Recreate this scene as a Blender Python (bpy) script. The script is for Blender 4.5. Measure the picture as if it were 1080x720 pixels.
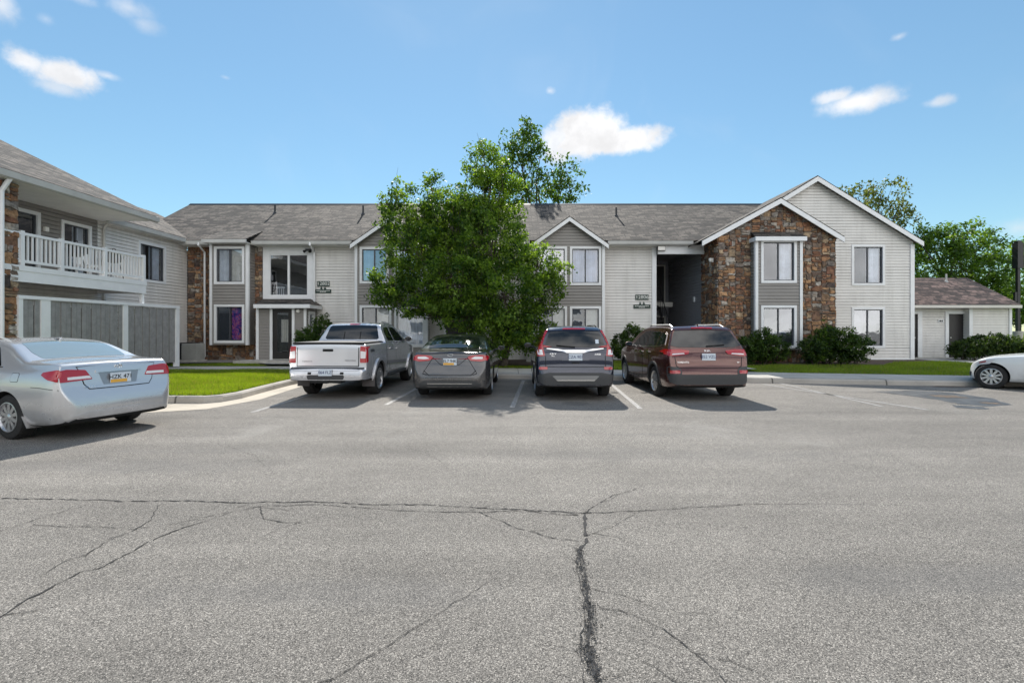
import bpy, bmesh, math, random
import numpy as np
from mathutils import Vector, Matrix
from mathutils.bvhtree import BVHTree

for _o in list(bpy.data.objects):
    bpy.data.objects.remove(_o)
SC = bpy.context.scene
COL = SC.collection
R = math.radians
EYE = 1.6
FPX = 520.0           # focal length in photo pixels (1080 wide)
HOR = 347.0           # horizon row of the photo

# ------------------------------------------------------------------ camera
cam = bpy.data.cameras.new("camera")
cam.sensor_width = 36.0
cam.lens = 36.0 * FPX / 1080.0
cam.shift_y = (HOR - 360.0) / 1080.0
cam.clip_start = 0.05
cam.clip_end = 2000
camo = bpy.data.objects.new("camera", cam)
COL.objects.link(camo)
camo.location = (0, 0, EYE)
camo.rotation_euler = (R(90), 0, 0)
SC.camera = camo

# ------------------------------------------------------------------ light
SUN_EL, SUN_AZ = 43.5, -5.0       # azimuth measured from +Y towards +X
SUN_STRENGTH, SKY_STRENGTH, EXPOSURE = 3.2, 0.15, 0.97
SKY_K, FILL_BANK = 0.75, 7.8
w = bpy.data.worlds.new("World")
SC.world = w
w.use_nodes = True
wt = w.node_tree
wt.nodes.clear()


class NT:
    """small helper for building node trees"""
    def __init__(s, t):
        s.t = t

    def n(s, kind, **kw):
        x = s.t.nodes.new(kind)
        for k, v in kw.items():
            setattr(x, k, v)
        return x

    def put(s, sock, v):
        if v is None:
            return
        if hasattr(v, "is_output"):
            s.t.links.new(v, sock)
        elif hasattr(sock, "default_value"):
            try:
                sock.default_value = v
            except Exception:
                sock.default_value = (*v, 1.0)

    def math(s, op, a, b=None, c=None, clamp=False):
        x = s.n("ShaderNodeMath", operation=op, use_clamp=clamp)
        for i, v in enumerate((a, b, c)):
            if v is not None:
                s.put(x.inputs[i], v)
        return x.outputs[0]

    def vmath(s, op, a, b=None):
        x = s.n("ShaderNodeVectorMath", operation=op)
        s.put(x.inputs[0], a)
        if b is not None:
            s.put(x.inputs[1], b)
        return x.outputs["Value"] if op in ("DOT_PRODUCT", "LENGTH") else x.outputs[0]

    def mix(s, f, a, b, blend="MIX"):
        x = s.n("ShaderNodeMix", data_type="RGBA", blend_type=blend)
        s.put(x.inputs[0], f)
        s.put(x.inputs[6], a if hasattr(a, "is_output") or len(a) == 4 else (*a, 1))
        s.put(x.inputs[7], b if hasattr(b, "is_output") or len(b) == 4 else (*b, 1))
        return x.outputs[2]

    def noise(s, vec, scale, detail=3.0, rough=0.55, dist=0.0, out=0):
        x = s.n("ShaderNodeTexNoise")
        s.put(x.inputs["Vector"], vec)
        x.inputs["Scale"].default_value = scale
        x.inputs["Detail"].default_value = detail
        x.inputs["Roughness"].default_value = rough
        x.inputs["Distortion"].default_value = dist
        return x.outputs[out]

    def ramp(s, f, stops, interp="LINEAR"):
        x = s.n("ShaderNodeValToRGB")
        x.color_ramp.interpolation = interp
        e = x.color_ramp.elements
        while len(e) > 1:
            e.remove(e[-1])
        for i, (p, c) in enumerate(stops):
            k = e[0] if i == 0 else e.new(p)
            k.position = p
            k.color = (c, c, c, 1) if isinstance(c, (int, float)) else (*c, 1)
        s.put(x.inputs[0], f)
        return x.outputs[0]

    def maprange(s, v, a, b, c=0.0, d=1.0, smooth=True):
        x = s.n("ShaderNodeMapRange", interpolation_type="SMOOTHSTEP" if smooth else "LINEAR")
        s.put(x.inputs[0], v)
        for i, q in enumerate((a, b, c, d)):
            x.inputs[1 + i].default_value = q
        return x.outputs[0]


W_ = NT(wt)
sky = W_.n("ShaderNodeTexSky", sky_type="NISHITA", sun_disc=False, sun_elevation=R(SUN_EL), sun_rotation=R(SUN_AZ),
           altitude=300, air_density=1.0, dust_density=0.05, ozone_density=2.2)
dirv = W_.n("ShaderNodeTexCoord").outputs["Generated"]
nz1 = W_.noise(dirv, 15.0, 6, 0.6)
nz2 = W_.noise(dirv, 44.0, 5, 0.62)


def px_dir(px, py):
    return Vector(((px - 540) / FPX, 1.0, (HOR - py) / FPX)).normalized()


CLOUDS = [  # centre, half width, half height (in photo pixels), strength, softness: fair weather clouds by direction
    (622, 138, 52, 28, 1.0, .34), (660, 148, 56, 18, 1.0, .36), (614, 150, 40, 22, 1.0, .36), (590, 150, 30, 26, .9, .4),
    (30, 66, 24, 16, .9, .5), (68, 78, 44, 18, .95, .5), (62, 92, 26, 12, .6, .6), (112, 80, 16, 6, .6, .7),
    (905, 108, 46, 15, .95, .5), (880, 102, 26, 10, .8, .5), (992, 107, 18, 7, .6, .6),
    (135, 8, 30, 15, .5, .8), (152, 26, 20, 12, .45, .9), (0, 6, 22, 20, .7, .7), (48, 20, 10, 8, .3, .9),
    (580, 96, 10, 6, .6, .7), (948, 39, 9, 5, .5, .8), (80, -4, 26, 9, .5, .8), (238, 82, 6, 3, .35, .9),
    (1078, 240, 26, 14, .5, .9), (-160, 40, 80, 30, .9, .5), (1250, 60, 90, 30, .9, .5), (360, -160, 110, 30, .8, .6),
]
mask = None
for (px, py, hw, hh, st, soft) in CLOUDS:
    c = px_dir(px, py)
    rt = Vector((c.y, -c.x, 0)).normalized()
    up = rt.cross(c).normalized()
    sc = 1.0 / Vector(((px - 540) / FPX, 1.0, (HOR - py) / FPX)).length / FPX
    dc = W_.math("MAXIMUM", W_.vmath("DOT_PRODUCT", dirv, tuple(c)), 0.02)
    u = W_.math("DIVIDE", W_.vmath("DOT_PRODUCT", dirv, tuple(rt / (hw * sc))), dc)
    v = W_.math("DIVIDE", W_.vmath("DOT_PRODUCT", dirv, tuple(up / (hh * sc))), dc)
    r = W_.math("SQRT", W_.math("ADD", W_.math("MULTIPLY", u, u), W_.math("MULTIPLY", v, v)))
    r = W_.math("ADD", r, W_.math("MULTIPLY", W_.math("SUBTRACT", nz1, .5), .8 if hw > 45 else 1.25))
    r = W_.math("ADD", r, W_.math("MULTIPLY", W_.math("SUBTRACT", nz2, .5), .6 if hw > 45 else .9))
    m = W_.maprange(r, 1.02, 1.02 - soft * 1.6, 0.0, st)
    mask = m if mask is None else W_.math("MAXIMUM", mask, m)
# thin high veil
veil = W_.math("MULTIPLY", W_.maprange(W_.noise(dirv, 3.0, 4, .6, 1.0), .5, .8), .07)
mask = W_.math("MAXIMUM", mask, veil, clamp=True)
tex = W_.maprange(nz1, .32, .68, .80, 1.0)
cloudcol = W_.mix(1.0, (3.7, 3.7, 3.75, 1), tex, "MULTIPLY")
hsv = W_.n("ShaderNodeHueSaturation")
hsv.inputs["Saturation"].default_value = 0.98
hsv.inputs["Value"].default_value = 1.0
W_.put(hsv.inputs["Color"], sky.outputs[0])
# soft shoulder: the air round the sun must not burn out
lum = W_.vmath("DOT_PRODUCT", sky.outputs[0], (.25, .45, .30))
gain = W_.math("DIVIDE", SKY_K, W_.math("POWER", W_.math("MAXIMUM", lum, .001), .35))
sc_ = W_.n("ShaderNodeVectorMath", operation="SCALE")
W_.put(sc_.inputs[0], W_.mix(1.0, hsv.outputs[0], (.96, 1.13, 1.04, 1), "MULTIPLY")); W_.put(sc_.inputs["Scale"], gain)
skyc = W_.mix(mask, sc_.outputs[0], cloudcol)
# a bank of unseen cloud added behind the photographer to brighten the shaded fronts
fill_bank = W_.maprange(W_.vmath("DOT_PRODUCT", dirv, (.36, -.88, .31)), .38, .84)
fill_bank = W_.math("MULTIPLY", fill_bank, W_.maprange(W_.noise(dirv, 2.6, 6, .6, .3), .38, .56))
bcol = W_.mix(1.0, (FILL_BANK * 1.0, FILL_BANK * .985, FILL_BANK * .97, 1), W_.maprange(nz1, .3, .7, .75, 1.1), "MULTIPLY")
skyc = W_.mix(fill_bank, skyc, bcol)
bg = W_.n("ShaderNodeBackground")
W_.put(bg.inputs[0], skyc)
bg.inputs[1].default_value = SKY_STRENGTH
wo = W_.n("ShaderNodeOutputWorld")
wt.links.new(bg.outputs[0], wo.inputs[0])

sl = bpy.data.lights.new("sun", "SUN")
sl.energy = SUN_STRENGTH
sl.angle = R(0.5)
sl.color = (1.0, 0.95, 0.87)
slo = bpy.data.objects.new("sun", sl)
COL.objects.link(slo)
_sd = Vector((math.sin(R(SUN_AZ)) * math.cos(R(SUN_EL)), math.cos(R(SUN_AZ)) * math.cos(R(SUN_EL)), math.sin(R(SUN_EL))))
slo.rotation_euler = (-_sd).to_track_quat("-Z", "Y").to_euler()
slo.location = (0, 40, 40)

SC.view_settings.view_transform = "Standard"
SC.view_settings.look = "None"
SC.view_settings.gamma = 1
SC.view_settings.use_curve_mapping = False
SC.view_settings.exposure = EXPOSURE
SC.cycles.max_bounces = 8
SC.cycles.transparent_max_bounces = 12

# ------------------------------------------------------------------ helpers
rnd = random.Random(7)


def PX(px, Y):
    return (px - 540) * Y / FPX


def PZ(py, Y):
    return EYE - (py - HOR) * Y / FPX


def G(px, py, z=0.0):
    """ground point under a photo row"""
    Y = FPX * (EYE - z) / (py - HOR)
    return Vector(((px - 540) * Y / FPX, Y, z))


class MB:
    def __init__(s):
        s.v, s.f, s.m, s.uv = [], [], [], []

    def face(s, pts, m=0, uv=None):
        i = len(s.v)
        s.v += [tuple(p) for p in pts]
        s.f.append(tuple(range(i, i + len(pts))))
        s.m.append(m)
        s.uv.append(uv)

    def box(s, x0, x1, y0, y1, z0, z1, m=0, mat=None):
        if x0 > x1: x0, x1 = x1, x0
        if y0 > y1: y0, y1 = y1, y0
        if z0 > z1: z0, z1 = z1, z0
        c = [(x, y, z) for z in (z0, z1) for y in (y0, y1) for x in (x0, x1)]
        if mat is not None:
            c = [tuple(mat @ Vector(p)) for p in c]
        i = len(s.v)
        s.v += c
        for q in ((0, 2, 3, 1), (4, 5, 7, 6), (0, 1, 5, 4), (2, 6, 7, 3), (0, 4, 6, 2), (1, 3, 7, 5)):
            s.f.append(tuple(i + k for k in q))
            s.m.append(m)
            s.uv.append(None)

    def prism(s, a, b, m=0):
        """closed solid between two equal-length loops"""
        n = len(a)
        i = len(s.v)
        s.v += [tuple(p) for p in a] + [tuple(p) for p in b]
        s.f.append(tuple(i + k for k in range(n)))
        s.f.append(tuple(i + n + k for k in reversed(range(n))))
        for k in range(n):
            s.f.append((i + (k + 1) % n, i + k, i + n + k, i + n + (k + 1) % n))
        s.m += [m] * (n + 2)
        s.uv += [None] * (n + 2)

    def tube(s, pts, r, n=8, m=0, cap=True):
        pts = [Vector(p) for p in pts]
        if not isinstance(r, (list, tuple)):
            r = [r] * len(pts)
        i0 = len(s.v)
        ref = None
        for k, p in enumerate(pts):
            d = (pts[min(k + 1, len(pts) - 1)] - pts[max(k - 1, 0)]).normalized()
            if ref is None:
                ref = Vector((0, 0, 1)) if abs(d.z) < .9 else Vector((1, 0, 0))
            a = d.cross(ref).normalized()
            ref = a.cross(d).normalized()
            for q in range(n):
                t = 2 * math.pi * q / n
                s.v.append(tuple(p + (a * math.cos(t) + ref * math.sin(t)) * r[k]))
        for k in range(len(pts) - 1):
            for q in range(n):
                a_, b_ = i0 + k * n + q, i0 + k * n + (q + 1) % n
                s.f.append((a_, b_, b_ + n, a_ + n))
                s.m.append(m); s.uv.append(None)
        if cap:
            s.f.append(tuple(i0 + q for q in reversed(range(n))))
            s.f.append(tuple(i0 + (len(pts) - 1) * n + q for q in range(n)))
            s.m += [m, m]; s.uv += [None, None]

    def lathe(s, prof, c, axis, n=24, m=0):
        """prof: (radius, height) pairs, turned round axis at c"""
        axis = Vector(axis).normalized()
        a = axis.orthogonal().normalized()
        b = axis.cross(a)
        c = Vector(c)
        i0 = len(s.v)
        for (r, h) in prof:
            for q in range(n):
                t = 2 * math.pi * q / n
                s.v.append(tuple(c + axis * h + (a * math.cos(t) + b * math.sin(t)) * max(r, 1e-4)))
        for k in range(len(prof) - 1):
            for q in range(n):
                a_, b_ = i0 + k * n + q, i0 + k * n + (q + 1) % n
                s.f.append((a_, b_, b_ + n, a_ + n))
                s.m.append(m); s.uv.append(None)

    def build(s, name, mats, parent=None, smooth=False, auto=None):
        me = bpy.data.meshes.new(name)
        me.from_pydata(s.v, [], s.f)
        if not isinstance(mats, (list, tuple)):
            mats = [mats]
        for x in mats:
            me.materials.append(x)
        if any(s.m):
            me.polygons.foreach_set("material_index", s.m)
        if any(u is not None for u in s.uv):
            l = me.uv_layers.new(name="UVMap")
            for p, u in zip(me.polygons, s.uv):
                if u is not None:
                    for li, q in zip(p.loop_indices, u):
                        l.data[li].uv = q
        if smooth:
            me.shade_smooth()
            if auto:
                me.set_sharp_from_angle(angle=R(auto))
        return link(name, me, parent)


def link(name, me, parent=None):
    o = bpy.data.objects.new(name, me)
    COL.objects.link(o)
    if parent is not None:
        o.parent = parent
        if parent.type == "EMPTY" and not parent.get("local"):
            o.matrix_parent_inverse = Matrix.Translation(-Vector(parent.location))
    return o


def tag(o, label=None, cat=None, group=None, kind=None):
    if label: o["label"] = label
    if cat: o["category"] = cat
    if group: o["group"] = group
    if kind: o["kind"] = kind
    return o


def thing(name, label, cat, loc=(0, 0, 0), rz=0.0, group=None, local=False):
    o = bpy.data.objects.new(name, None)
    COL.objects.link(o)
    o.location = loc
    o.rotation_euler = (0, 0, rz)
    o.empty_display_size = .2
    if local:
        o["local"] = 1
    return tag(o, label, cat, group)


def structure(o):
    o["kind"] = "structure"
    return o


# ------------------------------------------------------------------ materials
def mat(name, col=(.5, .5, .5), rough=.6, metal=0.0, spec=.5, coat=0.0, noise=0.0, nscale=4.0, bump=0.0, bscale=60.0,
        emit=None, estr=0.0, trans=0.0):
    m = bpy.data.materials.new(name)
    m.use_nodes = True
    t = NT(m.node_tree)
    b = m.node_tree.nodes["Principled BSDF"]
    b.inputs["Base Color"].default_value = (*col, 1)
    b.inputs["Roughness"].default_value = rough
    b.inputs["Metallic"].default_value = metal
    b.inputs["Specular IOR Level"].default_value = spec
    b.inputs["Coat Weight"].default_value = coat
    b.inputs["Coat Roughness"].default_value = .03
    b.inputs["Transmission Weight"].default_value = trans
    if noise or bump:
        gp = t.n("ShaderNodeNewGeometry").outputs["Position"]
        if noise:
            f = t.maprange(t.noise(gp, nscale, 5, .6), .3, .7)
            lo = tuple(c * (1 - noise) for c in col)
            hi = tuple(min(1, c * (1 + noise)) for c in col)
            t.put(b.inputs["Base Color"], t.mix(f, lo, hi))
        if bump:
            bp = t.n("ShaderNodeBump")
            bp.inputs["Strength"].default_value = bump
            bp.inputs["Distance"].default_value = .01
            t.put(bp.inputs["Height"], t.noise(gp, bscale, 4, .6))
            t.put(b.inputs["Normal"], bp.outputs[0])
    if emit:
        b.inputs["Emission Color"].default_value = (*emit, 1)
        b.inputs["Emission Strength"].default_value = estr
    return m


M = {}
M["siding"] = mat("beige_vinyl_siding", (.72, .70, .67), .55, noise=.06, nscale=1.3)


def streaks(m):
    t = NT(m.node_tree); bs = m.node_tree.nodes["Principled BSDF"]
    gp = t.n("ShaderNodeNewGeometry").outputs["Position"]
    mp = t.n("ShaderNodeMapping"); mp.inputs["Scale"].default_value = (4.5, 4.5, .35); t.put(mp.inputs[0], gp)
    f = t.math("MULTIPLY", t.maprange(t.noise(mp.outputs[0], 1.0, 5, .65), .45, .75), .22)
    l = bs.inputs["Base Color"].links[0].from_socket
    t.put(bs.inputs["Base Color"], t.mix(f, l, (.30, .285, .25)))


streaks(M["siding"])
M["taupe"] = mat("taupe_vinyl_siding", (.265, .25, .235), .55, noise=.07, nscale=1.3)
M["trim"] = mat("white_painted_trim", (.78, .79, .80), .45, noise=.04, nscale=2.5)
M["cream"] = mat("cream_painted_metal", (.62, .60, .55), .45, noise=.06, nscale=2)
M["gutter"] = mat("pale_aluminium_gutter", (.50, .50, .48), .4, noise=.08, nscale=2)
M["soffit"] = mat("soffit_boards", (.78, .76, .72), .6, noise=.05, nscale=2)
M["dark"] = mat("dark_metal", (.02, .02, .022), .45)
M["black"] = mat("black_plastic", (.012, .012, .013), .5)
M["void"] = mat("unlit_interior", (.03, .03, .03), .9)
M["door"] = mat("dark_brown_door_paint", (.022, .020, .020), .4)
M["curtain"] = mat("pale_curtain_cloth", (.78, .80, .84), .8, noise=.1, nscale=6)
M["blind"] = mat("cream_blind", (.80, .76, .68), .7, noise=.08, nscale=6)
M["fencegrey"] = mat("grey_fence_boards", (.27, .265, .262), .7, noise=.14, nscale=5)
M["lampglass"] = mat("frosted_lamp_glass", (.85, .83, .78), .3)
M["signgreen"] = mat("dark_green_sign", (.015, .04, .03), .4)
M["signwhite"] = mat("sign_lettering", (.8, .8, .76), .5)
M["concrete_base"] = mat("rough_concrete", (.42, .40, .36), .85, noise=.18, nscale=4, bump=.4)
M["acgrey"] = mat("grey_enamel", (.36, .36, .34), .5, noise=.08, nscale=3)


def glass_pane(name, tint=(.80, .84, .88), gloss=.17):
    m = bpy.data.materials.new(name)
    m.use_nodes = True
    t = NT(m.node_tree)
    m.node_tree.nodes.clear()
    tr = t.n("ShaderNodeBsdfTransparent"); tr.inputs[0].default_value = (*tint, 1)
    gl = t.n("ShaderNodeBsdfGlossy"); gl.inputs["Roughness"].default_value = .015
    gl.inputs[0].default_value = (.92, .95, 1, 1)
    gp = t.n("ShaderNodeNewGeometry").outputs["Position"]
    bp = t.n("ShaderNodeBump"); bp.inputs["Strength"].default_value = .035; bp.inputs["Distance"].default_value = .05
    t.put(bp.inputs["Height"], t.noise(gp, 2.2, 2, .5))
    t.put(gl.inputs["Normal"], bp.outputs[0])
    lw = t.n("ShaderNodeLayerWeight"); lw.inputs[0].default_value = .3
    f = t.math("ADD", t.math("MULTIPLY", lw.outputs[0], .5), gloss, clamp=True)
    mx = t.n("ShaderNodeMixShader")
    t.put(mx.inputs[0], f)
    m.node_tree.links.new(tr.outputs[0], mx.inputs[1]); m.node_tree.links.new(gl.outputs[0], mx.inputs[2])
    o = t.n("ShaderNodeOutputMaterial")
    m.node_tree.links.new(mx.outputs[0], o.inputs[0])
    return m


M["pane"] = glass_pane("window_glass")
M["pane_sky"] = glass_pane("reflective_window_glass", gloss=.30)


def mat_stone():
    m = mat("field_stone", (.3, .2, .15), .85)
    t = NT(m.node_tree); b = m.node_tree.nodes["Principled BSDF"]
    at = t.n("ShaderNodeAttribute", attribute_name="tone").outputs["Color"]
    gp = t.n("ShaderNodeNewGeometry").outputs["Position"]
    n1 = t.maprange(t.noise(gp, 9, 5, .65), .28, .72, .5, 1.5)
    n2 = t.maprange(t.noise(gp, 3.5, 3, .6), .45, .7)
    c = t.mix(1.0, at, n1, "MULTIPLY")
    c = t.mix(t.math("MULTIPLY", n2, .35), c, (.34, .20, .10))
    t.put(b.inputs["Base Color"], c)
    bp = t.n("ShaderNodeBump"); bp.inputs["Strength"].default_value = .8; bp.inputs["Distance"].default_value = .03
    t.put(bp.inputs["Height"], t.noise(gp, 14, 5, .65))
    t.put(b.inputs["Normal"], bp.outputs[0])
    return m


M["stone"] = mat_stone()
M["mortar"] = mat("dark_mortar", (.16, .14, .12), .95, noise=.2, nscale=8, bump=.5)


def mat_shingle(name, c0, c1):
    m = mat(name, c0, .9)
    t = NT(m.node_tree); b = m.node_tree.nodes["Principled BSDF"]
    uv = t.n("ShaderNodeUVMap", uv_map="UVMap").outputs[0]
    br = t.n("ShaderNodeTexBrick")
    br.offset = .37; br.offset_frequency = 2; br.squash = 1.0
    t.put(br.inputs["Vector"], uv)
    br.inputs["Scale"].default_value = 1.0
    br.inputs["Brick Width"].default_value = .31
    br.inputs["Row Height"].default_value = .145
    br.inputs["Mortar Size"].default_value = .014
    br.inputs["Mortar Smooth"].default_value = .3
    br.inputs["Bias"].default_value = 0.0
    br.inputs["Color1"].default_value = (0, 0, 0, 1); br.inputs["Color2"].default_value = (1, 1, 1, 1)
    br.inputs["Mortar"].default_value = (.5, .5, .5, 1)
    # a second, wider brick breaks the repeat
    gp = t.n("ShaderNodeNewGeometry").outputs["Position"]
    patch = t.noise(gp, .55, 4, .6)
    blot = t.noise(uv, 3.2, 2, .5)
    b2 = t.n("ShaderNodeTexBrick"); b2.offset = .41; b2.squash = 1.3; b2.squash_frequency = 3
    t.put(b2.inputs["Vector"], uv); b2.inputs["Scale"].default_value = 1.0
    b2.inputs["Brick Width"].default_value = .47; b2.inputs["Row Height"].default_value = .29; b2.inputs["Mortar Size"].default_value = .0
    b2.inputs["Color1"].default_value = (0, 0, 0, 1); b2.inputs["Color2"].default_value = (1, 1, 1, 1)
    f = t.math("ADD", t.math("MULTIPLY", br.outputs["Color"], .55), t.math("MULTIPLY", blot, .35))
    f = t.math("ADD", f, t.math("MULTIPLY", b2.outputs["Color"], .35))
    f = t.math("ADD", f, t.math("MULTIPLY", t.math("SUBTRACT", patch, .5), .6))
    c = t.ramp(f, [(.36, tuple(x * .7 for x in c0)), (.60, tuple((x + y) * .40 for x, y in zip(c0, c1))), (.86, tuple(x * 1.15 for x in c1))])
    b2.inputs["Mortar Size"].default_value = .024; b2.inputs["Mortar Smooth"].default_value = .4
    c = t.mix(t.math("MULTIPLY", b2.outputs["Fac"], .5), c, tuple(x * .35 for x in c0))
    c = t.mix(t.math("MULTIPLY", br.outputs["Fac"], .75), c, tuple(x * .3 for x in c0))
    grit = t.maprange(t.noise(uv, 60, 2, .6), .3, .7, .8, 1.2)
    c = t.mix(1.0, c, grit, "MULTIPLY")
    t.put(b.inputs["Base Color"], c)
    # each course tips up towards its lower edge
    sp = t.n("ShaderNodeSeparateXYZ"); t.put(sp.inputs[0], uv)
    saw = t.math("FRACT", t.math("DIVIDE", sp.outputs[1], .145))
    h = t.math("SUBTRACT", t.math("ADD", t.math("MULTIPLY", t.math("SUBTRACT", 1.0, saw), .8), t.math("MULTIPLY", br.outputs["Color"], .5)),
               t.math("MULTIPLY", br.outputs["Fac"], .6))
    bp = t.n("ShaderNodeBump"); bp.inputs["Strength"].default_value = .9; bp.inputs["Distance"].default_value = .02
    t.put(bp.inputs["Height"], h)
    t.put(b.inputs["Normal"], bp.outputs[0])
    return m


M["shingle"] = mat_shingle("grey_brown_shingles", (.023, .019, .0165), (.122, .104, .087))
M["shingle_red"] = mat_shingle("reddish_shingles", (.040, .026, .023), (.165, .110, .095))


def mat_asphalt():
    m = mat("worn_asphalt", (.16, .155, .15), .88)
    t = NT(m.node_tree); b = m.node_tree.nodes["Principled BSDF"]
    gp = t.n("ShaderNodeNewGeometry").outputs["Position"]
    sp = t.n("ShaderNodeSeparateXYZ"); t.put(sp.inputs[0], gp)
    big = t.noise(gp, .16, 4, .6)
    mid = t.noise(gp, 1.1, 5, .65)
    # traffic-worn streaks along the lane (the lane runs in x)
    st = t.n("ShaderNodeMapping"); st.inputs["Scale"].default_value = (.12, 1.3, 1); t.put(st.inputs[0], gp)
    streak = t.noise(st.outputs[0], 1.0, 5, .6)
    agg = t.n("ShaderNodeTexVoronoi"); agg.inputs["Scale"].default_value = 195; t.put(agg.inputs["Vector"], gp)
    fine = t.noise(gp, 140, 4, .85)
    f = t.math("ADD", t.math("MULTIPLY", big, .35), t.math("MULTIPLY", mid, .25))
    f = t.math("ADD", f, t.math("MULTIPLY", streak, .4))
    c = t.ramp(f, [(.34, (.118, .109, .097)), (.45, (.166, .153, .136)), (.55, (.206, .190, .169)), (.68, (.258, .238, .212))])
    sep = t.n("ShaderNodeSeparateColor"); t.put(sep.inputs[0], agg.outputs["Color"])
    spk = t.ramp(sep.outputs[0], [(.0, .12), (.22, .55), (.6, 1.0), (.85, 1.5), (1.0, 2.5)])
    c = t.mix(.95, c, t.mix(1.0, c, spk, "MULTIPLY"))
    c = t.mix(.75, c, t.mix(1.0, c, t.maprange(fine, .3, .7, .2, 1.8), "MULTIPLY"))
    # oil-dark, sealed blotches
    oil = t.maprange(t.noise(st.outputs[0], .8, 4, .55), .62, .78)
    c = t.mix(t.math("MULTIPLY", oil, .35), c, (.10, .10, .105))
    # oil drips and old patches of filler
    dv = t.n("ShaderNodeTexVoronoi"); dv.inputs["Scale"].default_value = .55; t.put(dv.inputs["Vector"], gp)
    ds = t.n("ShaderNodeSeparateColor"); t.put(ds.inputs[0], dv.outputs["Color"])
    rad = t.math("ADD", t.math("MULTIPLY", ds.outputs[1], .16), .03)
    dd = t.math("ADD", dv.outputs["Distance"], t.math("MULTIPLY", t.math("SUBTRACT", t.noise(gp, 9, 4, .7), .5), .16))
    drip = t.math("MULTIPLY", t.math("LESS_THAN", dd, rad), t.math("GREATER_THAN", ds.outputs[0], .62))
    c = t.mix(t.math("MULTIPLY", drip, .38), c, (.06, .058, .056))
    pale = t.maprange(t.noise(gp, .42, 5, .7, .6), .55, .72)
    c = t.mix(t.math("MULTIPLY", pale, .30), c, (.33, .315, .29))
    # broad rubbed-in stains where cars turn
    for (sx, sy, rx, ry, am) in ((3.4, 3.15, 1.8, .24, .26), (6.5, 4.1, 2.2, .35, .25), (-1.2, 3.0, 1.3, .22, .22), (-4.6, 5.8, 2.4, .4, .22), (1.8, 6.3, 3.0, .35, .18)):
        q = t.vmath("DIVIDE", t.vmath("SUBTRACT", gp, (sx, sy, 0)), (rx, ry, 10))
        dd_ = t.math("ADD", t.vmath("LENGTH", q), t.math("MULTIPLY", t.math("SUBTRACT", mid, .5), 1.8))
        c = t.mix(t.math("MULTIPLY", t.maprange(dd_, 1.15, .35), am), c, (.085, .085, .088))
    t.put(b.inputs["Base Color"], c)
    bp = t.n("ShaderNodeBump"); bp.inputs["Strength"].default_value = .55; bp.inputs["Distance"].default_value = .006
    t.put(bp.inputs["Height"], t.math("ADD", fine, t.math("MULTIPLY", agg.outputs["Distance"], -.8)))
    t.put(b.inputs["Normal"], bp.outputs[0])
    return m


M["asphalt"] = mat_asphalt()


def mat_concrete(name, col, joint=None):
    m = mat(name, col, .85)
    t = NT(m.node_tree); b = m.node_tree.nodes["Principled BSDF"]
    gp = t.n("ShaderNodeNewGeometry").outputs["Position"]
    n1 = t.noise(gp, 1.2, 6, .65); n2 = t.noise(gp, 45, 3, .6)
    f = t.math("ADD", t.math("MULTIPLY", n1, .7), t.math("MULTIPLY", n2, .3))
    c = t.ramp(f, [(.3, tuple(x * .72 for x in col)), (.5, col), (.7, tuple(min(1, x * 1.18) for x in col))])
    if joint:
        sp = t.n("ShaderNodeSeparateXYZ"); t.put(sp.inputs[0], gp)
        fr = t.math("FRACT", t.math("DIVIDE", t.math("ADD", sp.outputs[0], 100.3), joint))
        c = t.mix(t.math("LESS_THAN", fr, .014), c, tuple(x * .3 for x in col))
    t.put(b.inputs["Base Color"], c)
    bp = t.n("ShaderNodeBump"); bp.inputs["Strength"].default_value = .3; bp.inputs["Distance"].default_value = .005
    t.put(bp.inputs["Height"], n2)
    t.put(b.inputs["Normal"], bp.outputs[0])
    return m


M["concrete"] = mat_concrete("pavement_concrete", (.44, .42, .385), 1.5)
M["kerb"] = mat_concrete("kerb_concrete", (.40, .37, .33), 3.0)
M["tanpan"] = mat_concrete("tan_gutter_concrete", (.47, .42, .345), 3.0)
M["paint"] = mat("worn_line_paint", (.62, .62, .60), .7, noise=.25, nscale=14)
M["crack"] = mat("crack_filler", (.035, .033, .032), .95)
M["rubble"] = mat("crumbled_asphalt", (.11, .105, .10), .95, noise=.7, nscale=45, bump=.9, bscale=90)
M["lawnsoil"] = mat("turf_thatch", (.07, .11, .016), .9, noise=.4, nscale=5, bump=.6, bscale=40)
M["stairsiding"] = mat("stairwell_dark_siding", (.27, .27, .295), .55, noise=.06, nscale=1.3)  # darker and bluer than the siding outside
M["stairceiling"] = mat("stairwell_dark_ceiling", (.24, .24, .25), .6)  # darker than the other soffits
M["mulch"] = mat("brown_mulch", (.085, .055, .038), .95, noise=.5, nscale=14, bump=.9, bscale=30)
M["gravel"] = mat("grey_gravel", (.24, .22, .20), .9, noise=.5, nscale=22, bump=.9, bscale=30)
M["wet"] = mat("wet_asphalt", (.075, .073, .072), .42, noise=.5, nscale=3)
M["mud"] = mat("rusty_mud", (.11, .075, .045), .6, noise=.4, nscale=6)


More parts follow.
